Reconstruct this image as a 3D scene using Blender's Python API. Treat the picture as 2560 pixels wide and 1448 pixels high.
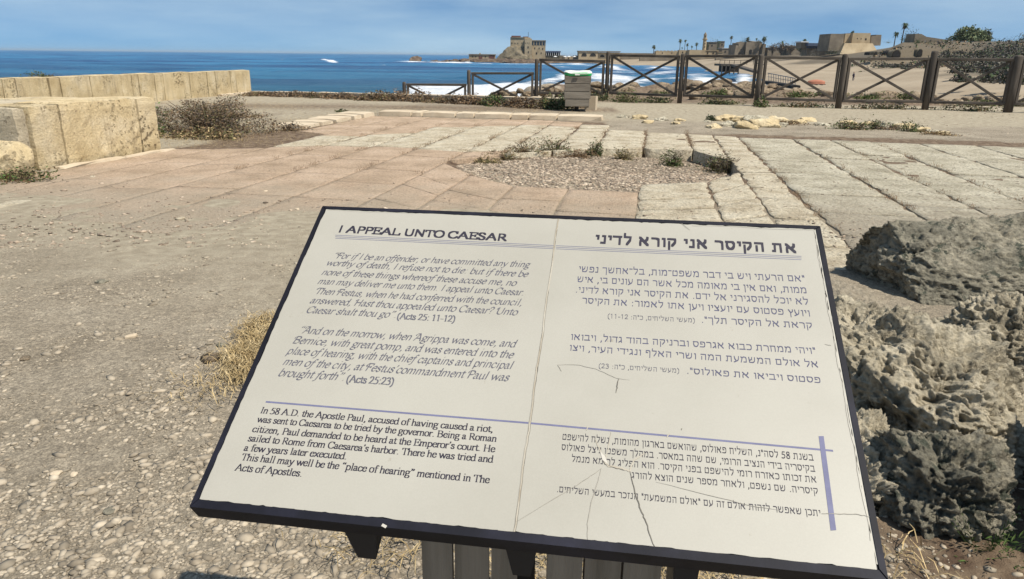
import bpy, math, random
import numpy as np
from mathutils import Vector, Matrix, noise as mnoise

for ob in list(bpy.data.objects):
    bpy.data.objects.remove(ob)
C = bpy.context.scene.collection
S = bpy.context.scene
R = math.radians
rng = np.random.default_rng(7)
random.seed(7)

# ------------------------------------------------------------------ camera
F = 1824.0; CX = 1280.0; CY = 724.0                    # photo calibration (2560 x 1448)
ROLL = R(0.63)
PITCH = math.atan((724 - (124.5 + .011 * 1280)) * math.cos(ROLL) / F)
CAM = np.array([0.0, 0.0, 1.5])
cr, sr, CPI, SPI = math.cos(ROLL), math.sin(ROLL), math.cos(PITCH), math.sin(PITCH)
def cw(v):
    x = cr * v[0] - sr * v[1]; y = sr * v[0] + cr * v[1]; z = v[2]
    return np.array([x, y * SPI - z * CPI, y * CPI + z * SPI])
def ray(x, y): return cw(((x - CX) / F, (CY - y) / F, -1.0))
def G(x, y, z=0.0):                                     # point at height z seen at a photo pixel
    r = ray(x, y); return CAM + r * ((z - CAM[2]) / r[2])
def D(x, y, Y):                                         # point at depth Y seen at a photo pixel
    r = ray(x, y); return CAM + r * (Y / r[1])
def zat(x, y, Y): return float(D(x, y, Y)[2])
cam = bpy.data.cameras.new('camera'); camo = bpy.data.objects.new('camera', cam); C.objects.link(camo)
cam.sensor_width = 36; cam.lens = 36 * F / 2560
cam.clip_start = .02; cam.clip_end = 90000
cx_, cy_, cz_ = cw((1, 0, 0)), cw((0, 1, 0)), cw((0, 0, 1))
camo.matrix_world = Matrix(((cx_[0], cy_[0], cz_[0], CAM[0]), (cx_[1], cy_[1], cz_[1], CAM[1]), (cx_[2], cy_[2], cz_[2], CAM[2]), (0, 0, 0, 1)))
S.camera = camo

# ------------------------------------------------------------------ sun, sky, exposure
SUN_AZ = math.atan2(.84, -.54); SUN_EL = R(59)          # azimuth clockwise from +Y
sd = Vector((math.sin(SUN_AZ) * math.cos(SUN_EL), math.cos(SUN_AZ) * math.cos(SUN_EL), math.sin(SUN_EL)))
sl = bpy.data.lights.new('sun', 'SUN'); sl.energy = 4.9; sl.angle = R(.53); sl.color = (1.0, .94, .84)
so = bpy.data.objects.new('sun', sl); C.objects.link(so); so.rotation_euler = sd.to_track_quat('Z', 'Y').to_euler()
so.location = (30, -20, 50)
W = bpy.data.worlds.new('World'); S.world = W; W.use_nodes = True
nt = W.node_tree; nt.nodes.clear()
def N(t, ty, **k):
    n = t.nodes.new(ty)
    for a, b in k.items(): setattr(n, a, b)
    return n
out = N(nt, 'ShaderNodeOutputWorld'); bg = N(nt, 'ShaderNodeBackground'); bg.inputs[1].default_value = .074
sky = N(nt, 'ShaderNodeTexSky', sky_type='NISHITA', sun_disc=False, sun_elevation=SUN_EL, sun_rotation=SUN_AZ, air_density=1.0, dust_density=.3, ozone_density=2.5)
tc = N(nt, 'ShaderNodeTexCoord'); sep = N(nt, 'ShaderNodeSeparateXYZ'); com = N(nt, 'ShaderNodeCombineXYZ')
mz = N(nt, 'ShaderNodeMath', operation='MULTIPLY_ADD'); mz.inputs[1].default_value = 1.5; mz.inputs[2].default_value = .13
nt.links.new(tc.outputs['Generated'], sep.inputs[0]); nt.links.new(sep.outputs[2], mz.inputs[0])
nt.links.new(sep.outputs[0], com.inputs[0]); nt.links.new(sep.outputs[1], com.inputs[1]); nt.links.new(mz.outputs[0], com.inputs[2])
nrm = N(nt, 'ShaderNodeVectorMath', operation='NORMALIZE'); nt.links.new(com.outputs[0], nrm.inputs[0]); nt.links.new(nrm.outputs[0], sky.inputs[0])
# thin high cloud
mp = N(nt, 'ShaderNodeMapping'); mp.inputs['Scale'].default_value = (2.2, 2.2, 14); mp.inputs['Location'].default_value = (3.3, 1.4, 0); nt.links.new(tc.outputs['Generated'], mp.inputs[0])
cn = N(nt, 'ShaderNodeTexNoise'); cn.inputs['Scale'].default_value = 1.1; cn.inputs['Detail'].default_value = 7; cn.inputs['Roughness'].default_value = .55
nt.links.new(mp.outputs[0], cn.inputs['Vector'])
cm = N(nt, 'ShaderNodeMapRange'); cm.inputs['From Min'].default_value = .34; cm.inputs['From Max'].default_value = .8; cm.inputs['To Max'].default_value = .55
nt.links.new(cn.outputs[0], cm.inputs[0])
tint = N(nt, 'ShaderNodeMix', data_type='RGBA', blend_type='MULTIPLY'); tint.inputs[0].default_value = 1
nt.links.new(sky.outputs[0], tint.inputs[6]); tint.inputs[7].default_value = (.86, 1.10, 1.25, 1)
mx = N(nt, 'ShaderNodeMix', data_type='RGBA'); nt.links.new(cm.outputs[0], mx.inputs[0]); nt.links.new(tint.outputs[2], mx.inputs[6]); mx.inputs[7].default_value = (8.2, 10.0, 10.6, 1)
nt.links.new(mx.outputs[2], bg.inputs[0]); nt.links.new(bg.outputs[0], out.inputs[0])
S.view_settings.view_transform = 'Standard'; S.view_settings.look = 'None'; S.view_settings.gamma = 1; S.view_settings.use_curve_mapping = False
S.view_settings.exposure = 0.28
S.render.engine = 'CYCLES'; S.cycles.max_bounces = 4; S.cycles.diffuse_bounces = 2; S.cycles.glossy_bounces = 2; S.cycles.transparent_max_bounces = 8

# ------------------------------------------------------------------ numpy noise
def vnoise(p, seed=0):
    p = np.asarray(p, float); i = np.floor(p).astype(np.int64); f = p - i; f = f * f * (3 - 2 * f)
    def h(a, b, c):
        n = (a * 374761393 + b * 668265263 + c * 2147483647 + seed * 974711) & 0xffffffff
        n = ((n ^ (n >> 13)) * 1274126177) & 0xffffffff
        n = ((n ^ (n >> 16)) * 2246822519) & 0xffffffff
        return ((n ^ (n >> 15)) & 0xffff) / 65535.0
    x, y, z = i[..., 0], i[..., 1], i[..., 2]; fx, fy, fz = f[..., 0], f[..., 1], f[..., 2]
    r = 0
    for dx in (0, 1):
        for dy in (0, 1):
            for dz in (0, 1):
                r = r + h(x + dx, y + dy, z + dz) * (fx if dx else 1 - fx) * (fy if dy else 1 - fy) * (fz if dz else 1 - fz)
    return r * 2 - 1
def fbm(p, oct=4, seed=0, g=.5):
    p = np.asarray(p, float); a = 1; s = 0
    for o in range(oct):
        s = s + a * vnoise(p * (2 ** o) + 17.3 * o, seed + o); a *= g
    return s

# ------------------------------------------------------------------ materials
def pm(name, cols, scale=3.0, detail=6, rough=.9, bump=.3, bscale=30, bdist=.01, island=0.0, pits=0.0, pscale=20, stretch=None, spec=.3, speck=None, obj=False, metal=0, fine=None, stain=0, cells=None):
    m = bpy.data.materials.new(name); m.use_nodes = True; t = m.node_tree; b = t.nodes['Principled BSDF']
    geo = N(t, 'ShaderNodeNewGeometry')
    vec = geo.outputs['Position']
    if obj:
        tc = N(t, 'ShaderNodeTexCoord'); vec = tc.outputs['Object']
    if stretch:
        mp = N(t, 'ShaderNodeMapping'); mp.inputs['Scale'].default_value = stretch; t.links.new(vec, mp.inputs[0]); vec = mp.outputs[0]
    n1 = N(t, 'ShaderNodeTexNoise'); n1.inputs['Scale'].default_value = scale; n1.inputs['Detail'].default_value = detail; n1.inputs['Roughness'].default_value = .62
    t.links.new(vec, n1.inputs['Vector'])
    rp = N(t, 'ShaderNodeValToRGB'); e = rp.color_ramp.elements
    k = len(cols)
    while len(e) < k: e.new(.5)
    for i, c in enumerate(cols):
        e[i].position = .3 + .4 * i / max(1, k - 1); e[i].color = (*c, 1)
    col = rp.outputs[0]; t.links.new(n1.outputs[0], rp.inputs[0])
    if island:
        hs = N(t, 'ShaderNodeMapRange'); hs.inputs['To Min'].default_value = 1 - island; hs.inputs['To Max'].default_value = 1 + island
        t.links.new(geo.outputs['Random Per Island'], hs.inputs[0])
        mm = N(t, 'ShaderNodeVectorMath', operation='SCALE'); t.links.new(col, mm.inputs[0]); t.links.new(hs.outputs[0], mm.inputs[3]); col = mm.outputs[0]
    if fine:
        fn = N(t, 'ShaderNodeTexNoise'); fn.inputs['Scale'].default_value = fine[0]; fn.inputs['Detail'].default_value = 4; t.links.new(vec, fn.inputs['Vector'])
        fr = N(t, 'ShaderNodeMapRange'); fr.inputs['From Min'].default_value = .3; fr.inputs['From Max'].default_value = .7
        fr.inputs['To Min'].default_value = 1 - fine[1]; fr.inputs['To Max'].default_value = 1 + fine[1]; t.links.new(fn.outputs[0], fr.inputs[0])
        mm = N(t, 'ShaderNodeVectorMath', operation='SCALE'); t.links.new(col, mm.inputs[0]); t.links.new(fr.outputs[0], mm.inputs[3]); col = mm.outputs[0]
    if speck:
        sn = N(t, 'ShaderNodeTexNoise'); sn.inputs['Scale'].default_value = speck[1]; sn.inputs['Detail'].default_value = 5; sn.inputs['Roughness'].default_value = .7; t.links.new(vec, sn.inputs['Vector'])
        sm = N(t, 'ShaderNodeMapRange'); sm.inputs['From Min'].default_value = speck[2]; sm.inputs['From Max'].default_value = speck[2] + .06; t.links.new(sn.outputs[0], sm.inputs[0])
        mm = N(t, 'ShaderNodeMix', data_type='RGBA'); t.links.new(sm.outputs[0], mm.inputs[0]); t.links.new(col, mm.inputs[6]); mm.inputs[7].default_value = (*speck[0], 1); col = mm.outputs[2]
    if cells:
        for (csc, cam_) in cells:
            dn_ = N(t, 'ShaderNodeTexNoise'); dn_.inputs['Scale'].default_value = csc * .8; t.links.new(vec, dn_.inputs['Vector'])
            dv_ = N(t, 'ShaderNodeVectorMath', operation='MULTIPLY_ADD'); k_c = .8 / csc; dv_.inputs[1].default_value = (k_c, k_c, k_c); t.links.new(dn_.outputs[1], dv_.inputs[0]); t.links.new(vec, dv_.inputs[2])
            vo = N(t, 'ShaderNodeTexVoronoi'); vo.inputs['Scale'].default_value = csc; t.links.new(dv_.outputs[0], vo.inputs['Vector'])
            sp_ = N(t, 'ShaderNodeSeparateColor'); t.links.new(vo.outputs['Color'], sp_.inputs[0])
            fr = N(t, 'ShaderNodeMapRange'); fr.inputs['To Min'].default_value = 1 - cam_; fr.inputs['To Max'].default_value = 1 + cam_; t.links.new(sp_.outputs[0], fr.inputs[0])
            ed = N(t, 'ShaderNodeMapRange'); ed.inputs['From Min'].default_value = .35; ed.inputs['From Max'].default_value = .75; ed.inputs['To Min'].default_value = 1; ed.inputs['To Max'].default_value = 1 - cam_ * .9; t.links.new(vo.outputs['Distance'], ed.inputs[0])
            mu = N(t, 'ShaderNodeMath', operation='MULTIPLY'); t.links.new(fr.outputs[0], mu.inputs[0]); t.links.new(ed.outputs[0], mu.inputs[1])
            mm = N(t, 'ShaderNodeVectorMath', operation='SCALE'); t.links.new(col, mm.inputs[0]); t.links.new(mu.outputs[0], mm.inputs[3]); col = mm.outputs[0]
    if stain:
        smp = N(t, 'ShaderNodeMapping'); smp.inputs['Scale'].default_value = (6, 6, .9); t.links.new(geo.outputs['Position'], smp.inputs[0])
        st = N(t, 'ShaderNodeTexNoise'); st.inputs['Scale'].default_value = 1; st.inputs['Detail'].default_value = 8; st.inputs['Roughness'].default_value = .65; t.links.new(smp.outputs[0], st.inputs['Vector'])
        sr_ = N(t, 'ShaderNodeMapRange'); sr_.inputs['From Min'].default_value = .52; sr_.inputs['From Max'].default_value = .72; sr_.inputs['To Max'].default_value = stain; t.links.new(st.outputs[0], sr_.inputs[0])
        mm = N(t, 'ShaderNodeMix', data_type='RGBA'); t.links.new(sr_.outputs[0], mm.inputs[0]); t.links.new(col, mm.inputs[6]); mm.inputs[7].default_value = (.17, .125, .085, 1); col = mm.outputs[2]
    bn = N(t, 'ShaderNodeTexNoise'); bn.inputs['Scale'].default_value = bscale; bn.inputs['Detail'].default_value = 6; bn.inputs['Roughness'].default_value = .7; t.links.new(vec, bn.inputs['Vector'])
    hgt = bn.outputs[0]
    if pits:
        vo = N(t, 'ShaderNodeTexVoronoi'); vo.inputs['Scale'].default_value = pscale
        ds = N(t, 'ShaderNodeVectorMath', operation='MULTIPLY_ADD'); ds.inputs[1].default_value = (.12, .12, .12); t.links.new(bn.outputs[1], ds.inputs[0]); t.links.new(vec, ds.inputs[2])
        t.links.new(ds.outputs[0], vo.inputs['Vector'])
        pn = N(t, 'ShaderNodeTexNoise'); pn.inputs['Scale'].default_value = scale * .8; pn.inputs['Detail'].default_value = 3; t.links.new(vec, pn.inputs['Vector'])
        th = N(t, 'ShaderNodeMapRange'); th.inputs['From Min'].default_value = .42; th.inputs['From Max'].default_value = .62; th.inputs['To Max'].default_value = .42; t.links.new(pn.outputs[0], th.inputs[0])
        su = N(t, 'ShaderNodeMath', operation='SUBTRACT'); t.links.new(th.outputs[0], su.inputs[0]); t.links.new(vo.outputs['Distance'], su.inputs[1])
        pr = N(t, 'ShaderNodeMapRange'); pr.inputs['From Min'].default_value = 0; pr.inputs['From Max'].default_value = .12; t.links.new(su.outputs[0], pr.inputs[0])
        mb = N(t, 'ShaderNodeMath', operation='MULTIPLY_ADD'); mb.inputs[1].default_value = -pits * 2.5; t.links.new(pr.outputs[0], mb.inputs[0]); t.links.new(hgt, mb.inputs[2]); hgt = mb.outputs[0]
        mc = N(t, 'ShaderNodeMix', data_type='RGBA'); pf = N(t, 'ShaderNodeMath', operation='MULTIPLY'); pf.inputs[1].default_value = min(1, pits) * .75; t.links.new(pr.outputs[0], pf.inputs[0])
        t.links.new(pf.outputs[0], mc.inputs[0]); t.links.new(col, mc.inputs[6]); mc.inputs[7].default_value = (cols[0][0] * .3, cols[0][1] * .27, cols[0][2] * .24, 1); col = mc.outputs[2]
    bp = N(t, 'ShaderNodeBump'); bp.inputs['Strength'].default_value = bump; bp.inputs['Distance'].default_value = bdist; t.links.new(hgt, bp.inputs['Height']); t.links.new(bp.outputs[0], b.inputs['Normal'])
    t.links.new(col, b.inputs['Base Color']); b.inputs['Roughness'].default_value = rough; b.inputs['Specular IOR Level'].default_value = spec; b.inputs['Metallic'].default_value = metal
    return m
M = {}
M['pink'] = pm('pink_paving', [(.31, .225, .145), (.45, .33, .225), (.53, .40, .285)], 1.4, 11, .95, 1.0, 40, .03, island=.05, speck=((.15, .105, .07), 24, .585), fine=(24, .32))
M['white'] = pm('white_limestone', [(.36, .29, .19), (.53, .455, .325), (.62, .555, .42)], 2.6, 11, .93, 1.0, 22, .05, island=.06, speck=((.2, .15, .10), 15, .575), fine=(30, .3))
M['white2'] = pm('worn_limestone', [(.29, .255, .175), (.46, .41, .30), (.57, .52, .395)], 1.6, 11, .93, 1.0, 22, .05, island=.05, speck=((.17, .135, .095), 13, .57), fine=(30, .32))
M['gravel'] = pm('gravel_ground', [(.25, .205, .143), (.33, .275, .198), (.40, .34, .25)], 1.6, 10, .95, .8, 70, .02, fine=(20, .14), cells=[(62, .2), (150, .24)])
M['sandy'] = pm('sandy_path', [(.30, .25, .175), (.36, .305, .22), (.42, .36, .265)], 1.2, 10, .95, .6, 40, .02, fine=(50, .15))
M['soil'] = pm('joint_soil', [(.10, .065, .04), (.16, .11, .07), (.24, .18, .12)], 5, 8, .95, .6, 60, .02)
M['pebble'] = pm('pebbles', [(.22, .178, .125), (.315, .262, .19), (.41, .348, .258)], 14, 3, .9, .2, 90, .003, island=.36)
M['pebblew'] = pm('pit_pebbles', [(.20, .145, .10), (.32, .25, .18), (.47, .395, .30)], 14, 3, .9, .2, 90, .003, island=.5)
M['wall'] = pm('sandstone_block', [(.41, .31, .165), (.53, .42, .245), (.60, .50, .33)], 2.0, 10, .92, .7, 30, .03, island=.06, pits=.55, pscale=15, speck=((.24, .17, .10), 18, .61), fine=(40, .14), stain=.5)
M['wallpit'] = pm('pitted_block', [(.46, .34, .18), (.57, .45, .26), (.62, .51, .33)], 1.6, 9, .92, .9, 34, .03, pits=1.1, pscale=15, stain=.3)
M['wallgrey'] = pm('grey_block', [(.33, .275, .185), (.45, .38, .265), (.52, .445, .32)], 1.6, 9, .92, .7, 34, .03, pits=.6, pscale=14, fine=(50, .15))  # greyer and darker than the other blocks, for the wall's end
M['kerb'] = pm('kerb_stone', [(.42, .33, .22), (.50, .41, .29), (.56, .47, .34)], 2, 8, .92, .4, 40, .01, island=.08, speck=((.24, .18, .12), 20, .63))
M['wood'] = pm('weathered_wood', [(.045, .037, .03), (.085, .07, .055), (.14, .118, .092)], 6, 8, .9, .6, 40, .008, stretch=(1, 1, .12), island=.15)
M['woodh'] = pm('weathered_rail_wood', [(.045, .037, .03), (.085, .07, .055), (.14, .118, .092)], 6, 8, .9, .6, 40, .008, stretch=(.15, 1, 1), island=.15)
M['greywood'] = pm('grey_plank', [(.13, .11, .085), (.21, .18, .14), (.30, .26, .205)], 7, 8, .9, .6, 40, .008, stretch=(.12, 1, 1), island=.18)
M['postwood'] = pm('sign_post_wood', [(.16, .13, .09), (.25, .205, .15), (.34, .28, .21)], 9, 8, .85, .6, 60, .004, stretch=(2.5, 2.5, .12), island=.1)
M['frame'] = pm('painted_steel_frame', [(.005, .005, .008), (.009, .009, .014), (.018, .018, .03)], 8, 6, .6, .25, 120, .0008, spec=.2)
M['black'] = pm('black_steel', [(.008, .008, .01), (.013, .013, .016)], 8, 4, .5, .1, 80, .001, spec=.4)
M['panel'] = pm('sign_panel', [(.35, .328, .272), (.38, .357, .30), (.40, .378, .318)], 3, 8, .5, .08, 180, .0006, spec=.35, fine=(420, .025), speck=((.29, .26, .20), 26, .68))
M['panelw'] = pm('chipped_laminate', [(.46, .43, .36), (.54, .50, .43)], 30, 4, .7, .2, 200, .0004)
M['seam'] = pm('panel_seam_filler', [(.30, .25, .18), (.47, .43, .35)], 18, 4, .7, .2, 200, .0004)
M['ink'] = pm('black_ink', [(.022, .02, .03), (.035, .03, .045)], 60, 3, .6, .0, 100, .0001)
M['inkg'] = pm('grey_ink', [(.085, .083, .10), (.12, .115, .135)], 60, 3, .6, .0, 100, .0001)
M['inkb'] = pm('blue_grey_ink', [(.06, .06, .105), (.085, .085, .14)], 60, 3, .6, .0, 100, .0001)
M['violet'] = pm('violet_ink', [(.12, .12, .20), (.15, .15, .24)], 60, 3, .6, .0, 100, .0001)
M['rule'] = pm('rule_ink', [(.13, .13, .18), (.16, .16, .22)], 60, 3, .6, .0, 100, .0001)
M['crack'] = pm('dark_crack', [(.09, .08, .065), (.16, .145, .12)], 60, 3, .8, .0, 100, .0001)  # dark lines of the cracks, seam and peeling edges
M['crackl'] = pm('hairline_crack', [(.22, .20, .165), (.34, .31, .26)], 60, 3, .8, .0, 100, .0001)
M['rock'] = pm('pitted_rock', [(.19, .16, .11), (.38, .33, .235), (.52, .455, .335)], 5, 10, .95, .9, 40, .025, pits=.5, pscale=34, fine=(55, .25))
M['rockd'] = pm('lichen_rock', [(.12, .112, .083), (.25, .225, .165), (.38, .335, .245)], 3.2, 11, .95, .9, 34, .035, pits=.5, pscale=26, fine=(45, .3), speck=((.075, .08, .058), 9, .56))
M['rockb'] = pm('bank_rock', [(.12, .085, .055), (.26, .195, .125), (.40, .32, .22)], 2.6, 9, .95, 1.0, 14, .08, pits=.8, pscale=7, fine=(20, .3))
M['rockf'] = pm('harbour_rock', [(.06, .04, .028), (.115, .08, .055), (.22, .17, .115)], .35, 8, .95, .8, 1.2, .5)
M['moundf'] = pm('castle_rock', [(.09, .072, .048), (.17, .14, .09), (.27, .22, .15)], .22, 8, .95, .9, .7, .8)
M['stonef'] = pm('far_masonry', [(.30, .225, .135), (.40, .31, .19), (.46, .37, .24)], .3, 8, .95, .3, 2, .1)
M['stonefd'] = pm('far_dark_masonry', [(.15, .12, .085), (.21, .17, .12), (.28, .23, .165)], .25, 8, .95, .3, 2, .1)
M['dark'] = pm('dark_opening', [(.02, .018, .015), (.03, .026, .022)], .5, 4, .9, 0, 2, .1)
M['glassf'] = pm('tinted_glass', [(.06, .09, .12), (.10, .14, .18)], .5, 4, .2, 0, 2, .1, spec=.5)
M['redf'] = pm('red_brown_roof', [(.12, .05, .04), (.17, .08, .06)], .5, 4, .8, 0, 2, .1)
M['bluef'] = pm('blue_grey_roof', [(.06, .075, .12), (.09, .11, .16)], .3, 4, .7, 0, 2, .1)
M['whitef'] = pm('white_canvas', [(.6, .6, .58), (.7, .7, .68)], .5, 4, .8, 0, 2, .1)
M['sand'] = pm('beach_sand', [(.25, .195, .13), (.30, .24, .165), (.35, .285, .20)], .06, 9, .95, .3, .6, .2, fine=(1.2, .1))
M['green'] = pm('green_leaves', [(.03, .055, .012), (.055, .095, .02), (.09, .13, .035)], 6, 4, .8, .1, 50, .002, island=.45)
M['greend'] = pm('dark_green_leaves', [(.03, .05, .022), (.06, .085, .035), (.10, .12, .05)], 1.5, 4, .8, .1, 50, .002, island=.4)
M['olive'] = pm('olive_leaves', [(.07, .075, .03), (.13, .12, .05), (.20, .17, .075)], 4, 4, .85, .1, 50, .002, island=.4)
M['dry'] = pm('dry_brown_leaves', [(.11, .065, .035), (.20, .13, .07), (.30, .21, .125)], 5, 4, .9, .1, 50, .002, island=.35)
M['drygrey'] = pm('dry_grey_leaves', [(.07, .055, .04), (.13, .105, .08), (.21, .17, .13)], 5, 4, .9, .1, 50, .002, island=.35)
M['palegreen'] = pm('pale_green_leaves', [(.10, .13, .06), (.16, .20, .095), (.23, .26, .14)], 1.5, 4, .8, .1, 50, .002, island=.35)
M['straw'] = pm('straw', [(.20, .135, .06), (.34, .25, .12), (.48, .38, .22)], 20, 3, .85, .1, 50, .002, island=.5)
M['greensc'] = pm('scrub_leaves', [(.075, .07, .06), (.13, .12, .10), (.20, .18, .15)], .4, 5, .9, .1, 5, .02, island=.4)
M['trunk'] = pm('bark', [(.07, .05, .035), (.13, .10, .07)], 3, 5, .9, .3, 10, .02)
M['twig'] = pm('twig', [(.10, .07, .045), (.17, .12, .08)], 6, 4, .9, .1, 40, .003)
M['binwhite'] = pm('white_plastic', [(.70, .69, .60), (.78, .77, .70)], 8, 4, .45, .2, 18, .01, spec=.5)
M['bingreen'] = pm('green_plastic', [(.01, .30, .07), (.02, .40, .11)], 8, 4, .4, .05, 30, .002, spec=.5)
M['orange'] = pm('orange_paint', [(.32, .12, .07), (.42, .18, .11)], 2, 4, .8, .1, 10, .01)
M['cloth'] = pm('dark_cloth', [(.04, .035, .05), (.07, .06, .08)], 4, 4, .9, .1, 20, .01)
M['skin'] = pm('skin', [(.32, .18, .12), (.36, .21, .14)], 4, 4, .7, .1, 20, .01)
M['steel'] = pm('grey_steel', [(.12, .13, .15), (.18, .19, .2)], 4, 4, .6, .1, 20, .01, metal=.3)

# ------------------------------------------------------------------ object helpers
def link(name, me, mat=None, parent=None, smooth=False):
    if mat is not None and len(me.materials) == 0: me.materials.append(M[mat] if isinstance(mat, str) else mat)
    o = bpy.data.objects.new(name, me); C.objects.link(o)
    if parent is not None: o.parent = parent
    if smooth: me.polygons.foreach_set('use_smooth', [True] * len(me.polygons))
    return o
def raw(v, f):
    me = bpy.data.meshes.new('m'); me.from_pydata([tuple(map(float, a)) for a in v], [], f); me.update(); return me
def npmesh(V, Fq, k):
    me = bpy.data.meshes.new('m'); n = len(Fq)
    me.vertices.add(len(V)); me.vertices.foreach_set('co', np.asarray(V, np.float32).ravel())
    me.loops.add(n * k); me.loops.foreach_set('vertex_index', np.asarray(Fq, np.int32).ravel())
    me.polygons.add(n); me.polygons.foreach_set('loop_start', np.arange(n, dtype=np.int32) * k)
    me.update(calc_edges=True); return me
def tag(o, label=None, cat=None, group=None, kind=None):
    if label: o['label'] = label
    if cat: o['category'] = cat
    if group: o['group'] = group
    if kind: o['kind'] = kind
    return o
def empty(name, loc, rz=0, **k):
    o = bpy.data.objects.new(name, None); C.objects.link(o); o.location = Vector(loc); o.rotation_euler = (0, 0, rz)
    o.empty_display_size = .1
    return tag(o, **k)
class MB:
    def __init__(s): s.v = []; s.f = []
    def add(s, v, f):
        b = len(s.v); s.v += [tuple(map(float, a)) for a in v]; s.f += [tuple(i + b for i in q) for q in f]; return s
    def box(s, a, b, jit=0, mtx=None):
        (x0, y0, z0), (x1, y1, z1) = a, b
        v = [(x0, y0, z0), (x1, y0, z0), (x1, y1, z0), (x0, y1, z0), (x0, y0, z1), (x1, y0, z1), (x1, y1, z1), (x0, y1, z1)]
        if jit: v = [tuple(c + random.uniform(-jit, jit) for c in p) for p in v]
        if mtx is not None: v = [tuple(mtx @ Vector(p)) for p in v]
        return s.add(v, [(0, 3, 2, 1), (4, 5, 6, 7), (0, 1, 5, 4), (1, 2, 6, 5), (2, 3, 7, 6), (3, 0, 4, 7)])
    def beam(s, p, q, w, h=None, up=(0, 0, 1)):              # rectangular beam, chamfered
        h = h or w; p = Vector(p); q = Vector(q); d = (q - p).normalized(); u = Vector(up)
        if abs(d.dot(u)) > .95: u = Vector((0, 1, 0))
        sdv = d.cross(u).normalized(); u = sdv.cross(d).normalized(); c = .14
        prof = [(-.5, -.5 + c), (-.5 + c, -.5), (.5 - c, -.5), (.5, -.5 + c), (.5, .5 - c), (.5 - c, .5), (-.5 + c, .5), (-.5, .5 - c)]
        v = [p + sdv * a * w + u * b * h for a, b in prof] + [q + sdv * a * w + u * b * h for a, b in prof]
        return s.add(v, [(i, (i + 1) % 8, 8 + (i + 1) % 8, 8 + i) for i in range(8)] + [tuple(range(7, -1, -1)), tuple(range(8, 16))])
    def tube(s, pts, rad, n=8, cap=True):
        pts = [Vector(p) for p in pts]; rad = rad if hasattr(rad, '__len__') else [rad] * len(pts); b0 = len(s.v); V = []
        for i, p in enumerate(pts):
            d = (pts[min(i + 1, len(pts) - 1)] - pts[max(i - 1, 0)]).normalized()
            u = d.orthogonal().normalized() if abs(d.z) < .9 else (Vector((1, 0, 0)) - d * d.x).normalized()
            w = d.cross(u)
            V += [p + (u * math.cos(2 * math.pi * k / n) + w * math.sin(2 * math.pi * k / n)) * rad[i] for k in range(n)]
        f = [(i * n + k, i * n + (k + 1) % n, (i + 1) * n + (k + 1) % n, (i + 1) * n + k) for i in range(len(pts) - 1) for k in range(n)]
        if cap: f += [tuple(range(n - 1, -1, -1)), tuple(range((len(pts) - 1) * n, len(pts) * n))]
        return s.add(V, f)
    def build(s, name, mat, parent=None, smooth=False): return link(name, raw(s.v, s.f), mat, parent, smooth)
# local (p, q) frame of the ancient pavement
E1 = np.array([.18, .983]); E1 /= np.linalg.norm(E1); E2 = np.array([E1[1], -E1[0]])
def pq(p, q, z=0.0): g = E2 * p + E1 * q; return (float(g[0]), float(g[1]), z)
def topq(x, y): return x * E2[0] + y * E2[1], x * E1[0] + y * E1[1]
PAVR = -math.atan2(E1[0], E1[1])
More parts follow.
